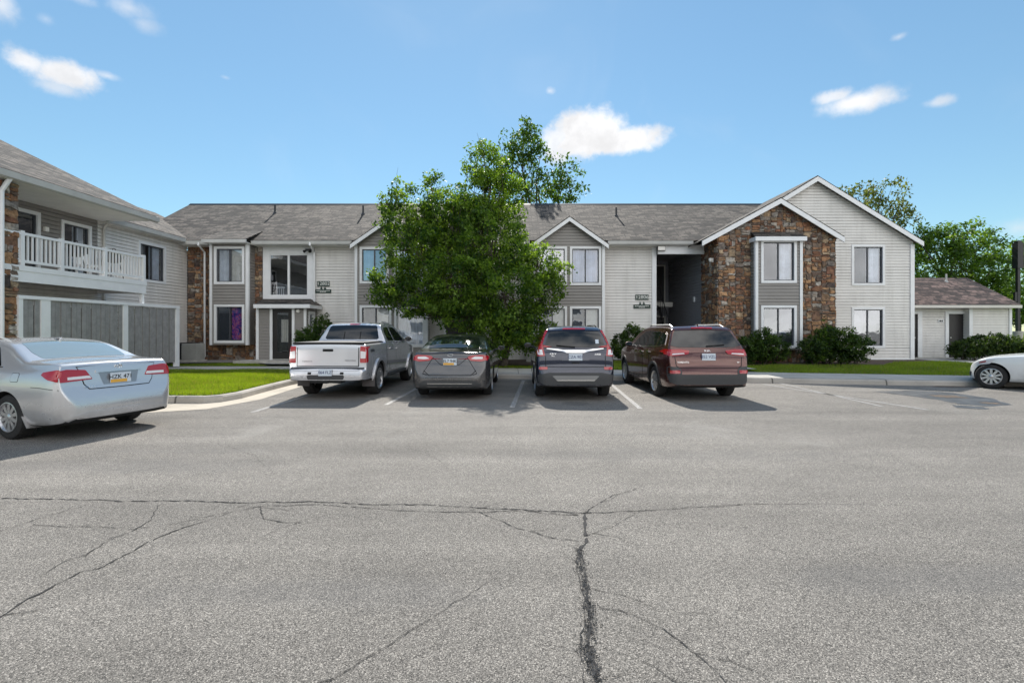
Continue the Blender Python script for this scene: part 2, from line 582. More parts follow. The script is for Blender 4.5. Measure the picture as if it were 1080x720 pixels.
def mat_leaf(name, trans=.5):
    m = bpy.data.materials.new(name)
    m.use_nodes = True
    t = NT(m.node_tree)
    m.node_tree.nodes.clear()
    at = t.n("ShaderNodeAttribute", attribute_name="tone").outputs["Color"]
    p = t.n("ShaderNodeBsdfPrincipled"); p.inputs["Roughness"].default_value = .5
    p.inputs["Specular IOR Level"].default_value = .35
    t.put(p.inputs["Base Color"], at)
    tl = t.n("ShaderNodeBsdfTranslucent")
    t.put(tl.inputs[0], t.mix(1.0, at, (2.0, 1.9, .6, 1), "MULTIPLY"))
    mx = t.n("ShaderNodeMixShader"); mx.inputs[0].default_value = trans
    m.node_tree.links.new(p.outputs[0], mx.inputs[1]); m.node_tree.links.new(tl.outputs[0], mx.inputs[2])
    o = t.n("ShaderNodeOutputMaterial"); m.node_tree.links.new(mx.outputs[0], o.inputs[0])
    return m


M["leaf"] = mat_leaf("leaf_green")
M["grass"] = mat_leaf("grass_blade", .45)
M["bark"] = mat("grey_brown_bark", (.085, .068, .055), .9, noise=.35, nscale=9, bump=.8, bscale=25)

# ------------------------------------------------------------------ ground
def flat(name, poly, z, m):
    b = MB()
    b.face([(p[0], p[1], z if len(p) < 3 else p[2]) for p in poly])
    return structure(b.build(name, m))


b = MB()
b.face([(-400, -200, 0), (400, -200, 0), (400, 700, 0), (-400, 700, 0)])
structure(b.build("asphalt_ground", M["asphalt"]))


def kerb_y(x):
    return 15.85 - .168 * (x - .3) if x < 12.5 else 15.85 - .168 * 12.2 - .04 * (x - 12.5)


def back_y(x):
    if x < -6.4: return 19.1
    return max(18.1 - .21 * (x - .5) if x > .5 else 18.1 - .145 * (x - .5), 15.0)


def strip(line, width_left, prof, name, m):
    """sweep a small profile [(offset to the left of travel, z)] along a line"""
    b = MB()
    rows = []
    for i, p in enumerate(line):
        p = Vector((p[0], p[1]))
        a = Vector(line[max(i - 1, 0)][:2]); c = Vector(line[min(i + 1, len(line) - 1)][:2])
        d = (c - a).normalized(); nn = Vector((-d.y, d.x))
        rows.append([(p.x + nn.x * o, p.y + nn.y * o, z) for o, z in prof])
    for i in range(len(rows) - 1):
        for k in range(len(prof) - 1):
            b.face([rows[i][k], rows[i + 1][k], rows[i + 1][k + 1], rows[i][k + 1]])
    b.face(rows[0]); b.face(list(reversed(rows[-1])))
    return structure(b.build(name, m))


KP = [(0, -.02), (.02, .11), (.05, .146), (.15, .15), (.152, -.02)]       # kerb profile, asphalt side first
# kerb in front of the parking row, and round the lawn at the left
main_k = [(x, kerb_y(x)) for x in [-6.1, -4, -2, 0, 2, 4, 6, 8, 10, 12, 12.5, 16, 20, 30, 45]]
strip(main_k, .15, KP, "kerb", M["kerb"])
lawn_k = [(-6.10, 16.92), (-6.22, 15.6), (-6.30, 14.0), (-6.28, 12.6), (-6.22, 11.4), (-6.35, 10.85), (-6.65, 10.62), (-7.6, 10.66)]
lawn_k = list(reversed(lawn_k))
strip(lawn_k, .15, KP, "lawn_kerb", M["kerb"])
# concrete gutter pan round the lawn corner
flat("gutter_pan", [(-6.1, 16.6), (-6.65, 10.9), (-7.4, 10.63), (-26, 10.63), (-26, 9.35), (-7.2, 9.35), (-6.1, 9.85), (-5.72, 11.2), (-5.86, 13.5), (-6.0, 16.0)], .004, M["tanpan"])
# sidewalk behind the kerb
b = MB()
xs = [-14.2, -9, -6.1] + [-4, -2, 0, 2, 4, 6, 8, 10, 12, 12.5, 16, 20, 30, 45]
for i in range(len(xs) - 1):
    x0, x1 = xs[i], xs[i + 1]
    f0 = kerb_y(x0) + .14 if x0 >= -6.1 else 17.35
    f1 = kerb_y(x1) + .14 if x1 >= -6.1 else 17.35
    if x1 == -6.1: f1 = 17.2
    b.face([(x0, f0, .154), (x1, f1, .154), (x1, back_y(x1), .162), (x0, back_y(x0), .162)])
structure(b.build("sidewalk", M["concrete"]))


# lawn and beds behind the sidewalk: one gently rising sheet that reaches far behind the houses
def ground_z(x, y):
    f = back_y(x)
    z = .158 + .10 * min(1, max(0, (y - f) / 3.0))
    if y > 22:
        z += .8 * min(1, max(0, (x - 20) / 5)) * min(1, max(0, (y - 24) / 5))
    return z


b = MB()
gx = [-80, -50, -30, -20, -14.4, -10, -6.1, -4, -2, 0, 2, 4, 6, 8, 10, 12, 14, 16, 18, 20, 21, 22, 23, 24, 25, 28, 35, 50, 80]
gt = [0, .33, .66, 1, 1.5, 2, 3, 4, 5, 6, 8, 12, 20, 40, 90]
for i in range(len(gx) - 1):
    for j in range(len(gt) - 1):
        q = []
        for (x, t) in ((gx[i], gt[j]), (gx[i + 1], gt[j]), (gx[i + 1], gt[j + 1]), (gx[i], gt[j + 1])):
            y = back_y(x) + t * 3
            q.append((x, y, ground_z(x, y)))
        b.face(q)
structure(b.build("lawn_ground", M["lawnsoil"]))
# the small lawn in front of the left wing
b = MB()
LAWN = [(-6.36, 17.3), (-6.44, 15.6), (-6.46, 14), (-6.43, 12.6), (-6.4, 11.5), (-6.5, 10.98), (-6.75, 10.77), (-7.6, 10.81), (-12.4, 10.9), (-12.4, 17.35)]
b.face([(x, y, .15) for x, y in LAWN])
structure(b.build("front_lawn_ground", M["lawnsoil"]))
b = MB()
b.face([(-12.4, 10.62, .145), (-12.4, 19.2, .151), (-30, 19.2, .151), (-30, 10.62, .145)])
structure(b.build("side_yard_ground", M["gravel"]))
flat("gravel_bed", [(-14.2, 19.5), (-8.9, 20.2), (-8.9, 20.6), (-10.8, 20.6), (-10.8, 21.6), (-14.2, 21.6)], .262, M["gravel"])
flat("mulch_bed", [(-6.7, 20.0), (-2.6, 18.75), (.6, 18.45), (1.6, 19.0), (3.9, 20.2), (6.3, 20.6), (6.3, 21.6), (-6.7, 21.6)], .266, M["mulch"])
flat("mulch_bed", [(8.2, 18.5), (13.8, 18.3), (15.2, 19.6), (18.4, 20.4), (18.4, 21.6), (8.2, 21.6)], .266, M["mulch"])
# walk to the porch and to the two stair wells
flat("front_walk", [(-9.4, 19.0), (-6.9, 19.0), (-8.3, 20.0), (-8.5, 20.6), (-10.7, 20.6), (-10.4, 19.9)], .264, M["concrete"])
flat("stair_walk", [(6.3, 16.8), (8.2, 16.5), (8.2, 27), (6.3, 27)], .268, M["concrete"])
flat("side_walk", [(17.9, 15.2), (21.4, 15.1), (21.4, 23.2), (17.9, 23.2)], .267, M["concrete"])


# ---- painted stall lines
def line(b, p, q, wd=.10, z=.004):
    p, q = Vector(p), Vector(q)
    d = (q - p).normalized(); nn = Vector((-d.y, d.x, 0)) * wd / 2
    n = max(2, int((q - p).length / .4))
    for i in range(n):
        a, c = p.lerp(q, i / n), p.lerp(q, (i + 1) / n)
        b.face([a - nn + Vector((0, 0, z)), c - nn + Vector((0, 0, z)), c + nn + Vector((0, 0, z)), a + nn + Vector((0, 0, z))])


def painted(m):
    t = NT(m.node_tree); bs = m.node_tree.nodes["Principled BSDF"]
    gp = t.n("ShaderNodeNewGeometry").outputs["Position"]
    f = t.maprange(t.noise(gp, 22, 4, .7), .44, .72)
    t.put(bs.inputs["Base Color"], t.mix(f, (.22, .21, .20), (.50, .50, .48)))


painted(M["paint"])
b = MB()
for (x0, y0, x1, y1) in ((-5.0, 9.5, -4.9, 12.6), (-2.66, 10.4, -2.5, 15.9), (.0, 10.0, .36, 15.4), (2.58, 9.9, 2.92, 15.0),
                         (8.25, 9.75, 7.3, 14.3)):
    line(b, (x0, y0, 0), (x1, y1, 0))
a, c = G(780, 404.3), G(872, 404.6)
line(b, G(815, 402.5) + Vector((0, -.1, 0)), G(930, 428.5), .09)
structure(b.build("stall_lines", M["paint"]))


# ---- cracks
def crack(b, pts, w0, w1, jit, z=.0045, seed=1):
    r = random.Random(seed)
    P = [G(*p) for p in pts]
    fine = [P[0]]
    for i in range(len(P) - 1):
        n = max(3, int((P[i + 1] - P[i]).length / .03))
        off = 0
        for k in range(1, n + 1):
            q = P[i].lerp(P[i + 1], k / n)
            off = off * .82 + r.uniform(-jit, jit) * .9
            d = (P[i + 1] - P[i]).normalized()
            fine.append(q + Vector((-d.y, d.x, 0)) * off * min(1, 4 * (1 - k / n) + (.2 if k == n else 0)))
    N = len(fine)
    prev = None
    for i, q in enumerate(fine):
        d = (fine[min(i + 1, N - 1)] - fine[max(i - 1, 0)]).normalized()
        nn = Vector((-d.y, d.x, 0))
        ww = (w0 + (w1 - w0) * i / N) * r.uniform(.2, 1.6) * .23
        cur = (q - nn * ww + Vector((0, 0, z)), q + nn * ww * r.uniform(.6, 1.4) + Vector((0, 0, z)))
        if prev and r.random() > .012:
            b.face([prev[0], cur[0], cur[1], prev[1]])
        prev = cur


b = MB()
CR = [
    ([(0, 525), (60, 526.5), (120, 528), (185, 528.5), (250, 530), (320, 529), (380, 531.5), (450, 532), (540, 537), (617, 541)], .03, .035, .012),
    ([(250, 534), (330, 532), (390, 536), (470, 540), (540, 539), (610, 543)], .014, .02, .012),
    ([(0, 651), (50, 622), (85, 603), (110, 597), (150, 575), (190, 558), (240, 541), (275, 534)], .028, .014, .012),
    ([(90, 587), (110, 572), (140, 560), (160, 548), (167, 532)], .018, .01, .012),
    ([(35, 553), (90, 555), (140, 558), (200, 549), (240, 540)], .014, .01, .012),
    ([(0, 560), (40, 547), (90, 533)], .012, .006, .01),
    ([(275, 534), (278, 547), (300, 551), (318, 551)], .022, .012, .008),
    ([(345, 720), (390, 692), (450, 655), (490, 630), (522, 609)], .013, .006, .008),
    ([(617, 541), (640, 525), (672, 515)], .018, .006, .012),
    ([(617, 541), (660, 539), (700, 537), (770, 532), (870, 531), (960, 533)], .02, .006, .012),
    ([(632, 641), (655, 644), (672, 650), (700, 663), (735, 690), (765, 720)], .012, .010, .006),
    ([(636, 682), (660, 690), (690, 703), (712, 720)], .008, .005, .006),
    ([(505, 540), (540, 555), (580, 567), (612, 571)], .018, .010, .010),
    ([(617, 541), (617.5, 558), (618, 571), (612, 580)], .05, .045, .008),
    ([(610, 580), (617, 600), (619, 625), (622, 655), (620, 680), (630, 720)], .020, .028, .010),
    ([(608, 590), (612, 612), (616, 650), (612, 690), (616, 720)], .012, .008, .012),
]
rb = random.Random(77)
for i, (p, a0, a1, j) in enumerate(CR):
    crack(b, p, a0, a1, j, seed=i + 3)
    for k in range(2 if a0 > .015 else 1):        # hair cracks that leave it sideways
        q = rb.randint(0, len(p) - 2); t_ = rb.random()
        x, y = p[q][0] + (p[q + 1][0] - p[q][0]) * t_, p[q][1] + (p[q + 1][1] - p[q][1]) * t_
        L = rb.uniform(18, 60) * (y - 347) / 200
        dx, dy = rb.choice((-1, 1)) * L, rb.choice((-1, 1)) * L * rb.uniform(.1, .5)
        if y + dy > 480: crack(b, [(x, y), (x + dx * .5, y + dy * .35), (x + dx, y + dy)], .012, .003, .008, seed=i * 7 + k)
for (p, q) in (((130, 500), (215, 488)), ((150, 524), (215, 498)), ((240, 470), (290, 500)), ((420, 470), (470, 492)), ((700, 480), (760, 500))):
    crack(b, [p, ((p[0] + q[0]) / 2 + 6, (p[1] + q[1]) / 2 - 3), q], .008, .005, .01, seed=p[0])
structure(b.build("asphalt_cracks", M["crack"]))
# the crumbled joint in the middle: a ragged band of loose grit
b = MB()
r = random.Random(5)
path = [G(612, 578), G(611, 590), G(616, 610), G(620, 635), G(625, 655), G(619, 680), G(624, 700), G(632, 722)]
for i in range(2000):
    t = r.random() ** .9 * (len(path) - 1.001)
    k = int(t)
    c = path[k].lerp(path[k + 1], t - k)
    wd = (.022, .03, .02, .03, .045, .036, .03, .025)[k] * (.35 + abs(math.sin(t * 4.3)) * 1.1)
    if r.random() > .35 + .65 * abs(math.sin(t * 3.1 + .6)): continue
    c = c + Vector((r.gauss(0, wd * .6), r.gauss(0, .03), 0))
    s = r.uniform(.002, .007)
    h = s * r.uniform(.5, 1.0)
    a = r.uniform(0, 6.28)
    base = [c + Vector((math.cos(a + q * 2.09) * s, math.sin(a + q * 2.09) * s * r.uniform(.6, 1.2), .0046)) for q in range(3)]
    top = c + Vector((0, 0, h + .0046))
    for q in range(3):
        b.face([base[q], base[(q + 1) % 3], top])
tag(b.build("loose_grit", M["rubble"]), kind="stuff")


# ---- puddle and mud by the kerb at the right
def blob(name, pts, z, m, seed):
    r = random.Random(seed)
    b = MB()
    P = [G(*p) for p in pts]
    out = []
    for i in range(len(P)):
        a, c = P[i], P[(i + 1) % len(P)]
        for k in range(6):
            q = a.lerp(c, k / 6)
            out.append((q.x + r.uniform(-.05, .05), q.y + r.uniform(-.05, .05), z))
    b.face(out)
    return structure(b.build(name, m))


blob("wet_patch", [(924, 413), (960, 411.5), (1005, 414), (1045, 420), (1066, 427), (1040, 428.5), (1012, 426), (985, 421), (955, 417)], .0035, M["wetfade"] if "wetfade" in M else M["wet"], 1)
blob("wet_patch", [(1005, 427), (1030, 428.5), (1046, 431), (1030, 431.5), (1010, 430)], .0035, M["wet"], 2)
blob("mud_patch", [(978, 416.5), (1005, 417), (1022, 420), (1000, 419.5), (985, 418)], .0065, M["mud"], 3)
blob("mud_patch", [(1030, 424), (1048, 424.5), (1056, 426), (1040, 426)], .0065, M["mud"], 4)
blob("mud_patch", [(985, 402.5), (1024, 402.5), (1024, 408), (985, 408)], .0065, M["mud"], 6)


# ---- grass blades
def grass(name, n, area, zfun, seed, hmin=.05, hmax=.11, wd=.012, col=((.05, .10, .012), (.13, .22, .03))):
    """area(r) -> (x, y) or None"""
    r = np.random.RandomState(seed)
    pts = []
    rr = random.Random(seed)
    while len(pts) < n:
        p = area(rr)
        if p: pts.append(p)
    pts = np.array(pts)
    z = np.array([zfun(x, y) for x, y in pts])
    a = r.uniform(0, 6.283, n)
    patch = .5 + .5 * np.sin(pts[:, 0] * 1.9 + np.sin(pts[:, 1] * 1.3) * 2) * np.sin(pts[:, 1] * 2.3 + pts[:, 0] * .7)
    h = r.uniform(hmin, hmax, n) * (.75 + .45 * patch)
    wv = r.uniform(.7, 1.3, n) * wd * .5
    lean = r.normal(0, .35, (n, 2)) * h[:, None]
    v = np.zeros((n, 3, 3))
    v[:, 0, 0] = pts[:, 0] - np.cos(a) * wv; v[:, 0, 1] = pts[:, 1] - np.sin(a) * wv; v[:, 0, 2] = z
    v[:, 1, 0] = pts[:, 0] + np.cos(a) * wv; v[:, 1, 1] = pts[:, 1] + np.sin(a) * wv; v[:, 1, 2] = z
    v[:, 2, 0] = pts[:, 0] + lean[:, 0]; v[:, 2, 1] = pts[:, 1] + lean[:, 1]; v[:, 2, 2] = z + h
    f = np.clip(r.uniform(0, 1, n) * .6 + patch * .4, 0, 1)[:, None]
    c = np.array(col[0]) * (1 - f) + np.array(col[1]) * f
    dry = r.uniform(0, 1, n) < .04 + .10 * (1 - patch)
    c[dry] = (.24, .2, .09)
    me = raw_mesh(name, v.reshape(-1, 3), np.arange(3 * n).reshape(n, 3), np.repeat(c, 3, axis=0))
    me.materials.append(M["grass"])
    return tag(link(name, me), kind="stuff")


def raw_mesh(name, v, faces, tone):
    me = bpy.data.meshes.new(name)
    k = faces.shape[1]
    me.vertices.add(len(v)); me.vertices.foreach_set("co", np.ascontiguousarray(v, dtype=np.float32).ravel())
    me.loops.add(faces.size); me.loops.foreach_set("vertex_index", faces.ravel().astype(np.int32))
    me.polygons.add(len(faces)); me.polygons.foreach_set("loop_start", np.arange(0, faces.size, k, dtype=np.int32))
    me.update(calc_edges=True)
    at = me.attributes.new("tone", "FLOAT_COLOR", "POINT")
    c = np.ones((len(v), 4), dtype=np.float32); c[:, :3] = tone
    at.data.foreach_set("color", c.ravel())
    me.validate()
    return me


def in_poly(x, y, P):
    c = False
    for i in range(len(P)):
        (x0, y0), (x1, y1) = P[i], P[i - 1]
        if (y0 > y) != (y1 > y) and x < (x1 - x0) * (y - y0) / (y1 - y0) + x0:
            c = not c
    return c


GRASS_G = ((.085, .145, .010), (.24, .33, .03))


def area_left(r):
    x, y = r.uniform(-12.4, -6.36), r.uniform(10.75, 17.3)
    return (x, y) if in_poly(x, y, LAWN) else None


grass("front_lawn_grass", 110000, area_left, lambda x, y: .15, 3, .045, .10, .012, GRASS_G)


def area_strip(r):
    x = r.uniform(-13.5, 24)
    y = back_y(x) + r.random() * (21.4 - back_y(x))
    if x < -6.5 and (in_poly(x, y, [(-9.4, 19.0), (-6.9, 19.0), (-8.3, 20.0), (-8.5, 20.6), (-10.7, 20.6), (-10.4, 19.9)]) or y > 20.3): return None
    if in_poly(x, y, [(-14.2, 19.5), (-8.9, 20.2), (-8.9, 20.6), (-10.8, 20.6), (-10.8, 21.6), (-14.2, 21.6)]): return None
    if in_poly(x, y, [(-6.7, 20.0), (-2.6, 18.75), (.6, 18.45), (1.6, 19.0), (3.9, 20.2), (6.3, 20.6), (6.3, 21.6), (-6.7, 21.6)]): return None
    if in_poly(x, y, [(8.2, 18.5), (13.8, 18.3), (15.2, 19.6), (18.4, 20.4), (18.4, 21.6), (8.2, 21.6)]): return None
    if 6.3 < x < 8.2 or 17.9 < x < 21.4 and y > 18.2: return None
    if 17.9 < x < 21.4 and y < 18.2 and False: return None
    return (x, y)


grass("lawn_strip_grass", 90000, area_strip, ground_z, 4, .05, .10, .014, GRASS_G)


def area_far(r):
    return (r.uniform(23.8, 34), r.uniform(22, 40))


grass("far_lawn_grass", 25000, area_far, ground_z, 9, .08, .16, .03, GRASS_G)


# ------------------------------------------------------------------ building helpers
class Fr:
    """a wall frame: a runs along u, d is the distance out of the wall"""
    def __init__(s, o, u, n):
        s.o, s.u, s.n = Vector(o), Vector(u), Vector(n)

    def p(s, a, z, d=0.0):
        q = s.o + s.u * a + s.n * d
        return (q.x, q.y, q.z + z)


def FS(Y):            # a wall facing the car park, a = world x
    return Fr((0, Y, 0), (1, 0, 0), (0, -1, 0))


def fbox(b, fr, a0, a1, z0, z1, d0, d1, m=0):
    lo = [fr.p(a0, z0, d0), fr.p(a1, z0, d0), fr.p(a1, z0, d1), fr.p(a0, z0, d1)]
    hi = [fr.p(a0, z1, d0), fr.p(a1, z1, d0), fr.p(a1, z1, d1), fr.p(a0, z1, d1)]
    b.prism(lo, hi, m)


def siding(b, fr, z0, z1, xlim, holes=(), course=.127, out=.016, gap=.017, deep=-.035):
    """lapped boards as real geometry, with openings"""
    cuts = {round(z0, 4), round(z1, 4)}
    k = math.floor(z0 / course)
    while k * course < z1:
        if k * course > z0: cuts.add(round(k * course, 4))
        if z0 < k * course + gap < z1: cuts.add(round(k * course + gap, 4))
        k += 1
    for h in holes:
        for z in (h[2], h[3]):
            if z0 < z < z1: cuts.add(round(z, 4))
    cuts = sorted(cuts)
    for za, zb in zip(cuts, cuts[1:]):
        if zb - za < 1e-4: continue
        zm = (za + zb) / 2
        c0 = math.floor(zm / course) * course
        slot = zm - c0 < gap
        da = out * (1 - .7 * (za - c0) / course); db = out * (1 - .7 * (zb - c0) / course)
        if slot: da = db = deep
        la, ra = xlim(za); lb, rb = xlim(zb)
        iv = [(la, ra, lb, rb)]
        for h in holes:
            if h[2] - 1e-4 <= za and zb <= h[3] + 1e-4:
                nv = []
                for (p, q, s, t) in iv:
                    if max(p, s) < h[0] and min(q, t) > h[0] or max(p, s) < h[1] and min(q, t) > h[1]:
                        if max(p, s) < h[0]: nv.append((p, h[0], s, h[0]))
                        if min(q, t) > h[1]: nv.append((h[1], q, h[1], t))
                    elif h[0] <= max(p, s) and h[1] >= min(q, t):
                        pass
                    else:
                        nv.append((p, q, s, t))
                iv = nv
        for (p, q, s, t) in iv:
            if q - p < 1e-3 and t - s < 1e-3: continue
            b.face([fr.p(p, za, da), fr.p(q, za, da), fr.p(t, zb, db), fr.p(s, zb, db)])
            if slot:      # the open lap: underside of this board, top of the one below
                b.face([fr.p(s, zb, deep), fr.p(t, zb, deep), fr.p(t, zb, out), fr.p(s, zb, out)])
                b.face([fr.p(p, za, out * .3), fr.p(q, za, out * .3), fr.p(q, za, deep), fr.p(p, za, deep)])


def rect(a0, a1):
    return lambda z: (a0, a1)


def clip_poly(poly, planes):
    for (nx, nz, c) in planes:      # keep nx*x + nz*z <= c
        out = []
        for i in range(len(poly)):
            p, q = poly[i], poly[(i + 1) % len(poly)]
            dp, dq = nx * p[0] + nz * p[1] - c, nx * q[0] + nz * q[1] - c
            if dp <= 0: out.append(p)
            if dp * dq < 0:
                t = dp / (dp - dq)
                out.append((p[0] + (q[0] - p[0]) * t, p[1] + (q[1] - p[1]) * t))
        poly = out
        if len(poly) < 3: return []
    return poly


STONES = [(.19, .085, .05), (.17, .08, .05), (.23, .12, .075), (.26, .135, .07), (.20, .105, .058), (.33, .19, .10), (.31, .23, .15), (.12, .08, .06), (.075, .055, .048), (.25, .225, .20),
          (.36, .33, .29), (.16, .12, .095), (.24, .15, .09), (.29, .165, .085), (.20, .17, .15), (.21, .10, .055), (.15, .085, .055)]


def stone_wall(name, parent, parts, seed, d0=0.0):
    """parts: (frame, a0, a1, z0, z1, clip planes)"""
    r = random.Random(seed)
    b = MB(); tone = []

    def stones(a0, a1, z0, z1, depth=0):
        wdt, hgt = a1 - a0, z1 - z0
        big = r.uniform(.15, .5)
        if wdt > big * 1.35 and wdt >= hgt * .8 or wdt > .75:
            c = a0 + wdt * r.uniform(.33, .67)
            return stones(a0, c, z0, z1) + stones(c, a1, z0, z1)
        if hgt > r.uniform(.08, .27) * 1.4:
            c = z0 + hgt * r.uniform(.35, .65)
            return stones(a0, a1, z0, c) + stones(a0, a1, c, z1)
        return [(a0, a1, z0, z1)]

    for (fr, a0, a1, z0, z1, planes) in parts:
        base = clip_poly([(a0, z0), (a1, z0), (a1, z1), (a0, z1)], planes)
        b.face([fr.p(x, z, d0) for x, z in base]); tone += [(.16, .14, .12)] * len(base)
        for (p, q, s, t) in stones(a0, a1, z0, z1):
            g = .010
            jx, jz = min(.06, (q - p) * .17), min(.055, (t - s) * .22)
            J = lambda m: r.uniform(-m, m)
            qd = [(p + g + J(jx), s + g + J(jz)), ((p + q) / 2, s + g + J(jz)), (q - g + J(jx), s + g + J(jz)), (q - g + J(jx * .6), (s + t) / 2),
                  (q - g + J(jx), t - g + J(jz)), ((p + q) / 2 + J(jx), t - g + J(jz)), (p + g + J(jx), t - g + J(jz)), (p + g + J(jx * .6), (s + t) / 2)]
            qd = [(min(max(x, a0 + .002), a1 - .002), min(max(z, z0), z1)) for x, z in qd]
            qd = clip_poly(qd, planes)
            if len(qd) < 3: continue
            cx, cz = sum(x for x, z in qd) / len(qd), sum(z for x, z in qd) / len(qd)
            h = r.uniform(.02, .055)
            inn = [(cx + (x - cx) * .9, cz + (z - cz) * .88) for x, z in qd]
            col = r.choice(STONES); k = r.uniform(.75, 1.3)
            col = tuple(c * k for c in col)
            tilt = [h + r.uniform(-.008, .008) for _ in inn]
            b.face([fr.p(x, z, d0 + tl) for (x, z), tl in zip(inn, tilt)]); tone += [col] * len(inn)
            for i in range(len(qd)):
                j = (i + 1) % len(qd)
                b.face([fr.p(*qd[i], d0), fr.p(*qd[j], d0), fr.p(*inn[j], d0 + tilt[j]), fr.p(*inn[i], d0 + tilt[i])])
                tone += [col] * 4
    o = b.build(name, M["stone"], parent)
    at = o.data.attributes.new("tone", "FLOAT_COLOR", "POINT")
    c = np.ones((len(tone), 4), dtype=np.float32); c[:, :3] = tone
    at.data.foreach_set("color", c.ravel())
    return o


def curtain_mesh(fr, a0, a1, z0, z1, d, waves=9, amp=.02):
    b = MB()
    n = max(8, waves * 4)
    for i in range(n):
        t0, t1 = i / n, (i + 1) / n
        e = lambda t: d + amp * math.sin(t * waves * 6.283) + amp * .5 * math.sin(t * waves * 2.7 * 6.283)
        b.face([fr.p(a0 + (a1 - a0) * t0, z0, e(t0)), fr.p(a0 + (a1 - a0) * t1, z0, e(t1)), fr.p(a0 + (a1 - a0) * t1, z1, e(t1)), fr.p(a0 + (a1 - a0) * t0, z1, e(t0))])
    return b


def window(parent, fr, a0, a1, z0, z1, cover=("none", "curtain"), sash="dark", cw=.10, name="window", panes=2, cm=None, mull=.05, pm="pane"):
    """outer trim size; a two-sash slider with what hangs behind each sash"""
    b = MB()
    fbox(b, fr, a0, a1, z1 - cw, z1, -.02, .035); fbox(b, fr, a0, a1, z0, z0 + cw, -.02, .04)
    fbox(b, fr, a0, a0 + cw, z0 + cw, z1 - cw, -.02, .033); fbox(b, fr, a1 - cw, a1, z0 + cw, z1 - cw, -.02, .033)
    # reveal
    i0, i1, k0, k1 = a0 + cw, a1 - cw, z0 + cw, z1 - cw
    wnd = b.build(name, M["trim"], parent)
    s = MB()
    t = .035
    sm = M["trim"] if sash == "white" else M["sashdark"]
    fbox(s, fr, i0, i1, k0, k0 + t, -.08, -.022); fbox(s, fr, i0, i1, k1 - t, k1, -.08, -.022)
    fbox(s, fr, i0, i0 + t, k0 + t, k1 - t, -.08, -.022); fbox(s, fr, i1 - t, i1, k0 + t, k1 - t, -.08, -.022)
    wd = (i1 - i0) / panes
    for q in range(1, panes):
        fbox(s, fr, i0 + wd * q - mull / 2, i0 + wd * q + mull / 2, k0 + t, k1 - t, -.075, -.02)
    s.build("frame", sm, wnd)
    p = MB()
    for q in range(panes):
        e0 = i0 + wd * q + (t if q == 0 else mull / 2); e1 = i0 + wd * (q + 1) - (t if q == panes - 1 else mull / 2)
        dd = -.05 - .012 * q
        p.face([fr.p(e0, k0 + t, dd), fr.p(e1, k0 + t, dd), fr.p(e1, k1 - t, dd), fr.p(e0, k1 - t, dd)])
        kind = cover[q] if q < len(cover) else "none"
        if kind == "curtain":
            curtain_mesh(fr, e0 - .01, e1 + .01, k0, k1, -.16, 7).build("curtain", cm or M["curtain"], wnd)
        elif kind == "blind":
            bb = MB(); bb.face([fr.p(e0 - .01, k0, -.15), fr.p(e1 + .01, k0, -.15), fr.p(e1 + .01, k1, -.15), fr.p(e0 - .01, k1, -.15)])
            bb.build("blind", cm or M["blind"], wnd)
        elif kind == "screen":
            bb = MB(); bb.face([fr.p(e0 - .01, k0, -.10), fr.p(e1 + .01, k0, -.10), fr.p(e1 + .01, k1, -.10), fr.p(e0 - .01, k1, -.10)])
            bb.build("screen", M["screen"], wnd)
    p.build("pane", M[pm], wnd)
    return wnd


M["sashdark"] = mat("bronze_window_sash", (.06, .065, .075), .4)
M["screen"] = mat("grey_insect_screen", (.055, .062, .075), .7)


def mat_poster():
    m = mat("purple_patterned_curtain", (.3, .05, .3), .8)
    t = NT(m.node_tree); bs = m.node_tree.nodes["Principled BSDF"]
    gp = t.n("ShaderNodeNewGeometry").outputs["Position"]
    f = t.noise(gp, 6, 2, .6, .8)
    t.put(bs.inputs["Base Color"], t.ramp(f, [(.40, (.03, .05, .35)), (.47, (.20, .06, .45)), (.52, (.60, .10, .42)), (.58, (.85, .30, .30)), (.63, (.10, .12, .60))]))
    return m


M["poster"] = mat_poster()


def roof_plane(b, pts, origin, udir, vdir, m=0):
    """pts world; uv in metres along eave (u) and up the slope (v)"""
    o, u, v = Vector(origin), Vector(udir).normalized(), Vector(vdir).normalized()
    b.face(pts, m, [((Vector(p) - o).dot(u), (Vector(p) - o).dot(v)) for p in pts])


def front_roof(b, pts, pitch):
    v = Vector((0, 1, pitch)).normalized()
    roof_plane(b, pts, (0, 0, 0), (1, 0, 0), v)


def text_mesh(s, size, depth=.003):
    cu = bpy.data.curves.new("txt", "FONT")
    cu.body = s; cu.size = size; cu.extrude = depth; cu.align_x = "CENTER"; cu.align_y = "CENTER"
    o = bpy.data.objects.new("txt", cu); COL.objects.link(o)
    bpy.context.view_layer.update()
    dg = bpy.context.evaluated_depsgraph_get()
    me = bpy.data.meshes.new_from_object(o.evaluated_get(dg))
    v = [tuple(x.co) for x in me.vertices]; f = [tuple(p.vertices) for p in me.polygons]
    bpy.data.objects.remove(o); bpy.data.curves.remove(cu); bpy.data.meshes.remove(me)
    return v, f


def put_text(name, s, size, fn, m, parent, depth=.003, sx=1.0):
    v, f = text_mesh(s, size, depth)
    b = MB()
    b.v = [tuple(fn(x * sx, y, z)) for x, y, z in v]; b.f = f; b.m = [0] * len(f); b.uv = [None] * len(f)
    return b.build(name, m, parent)

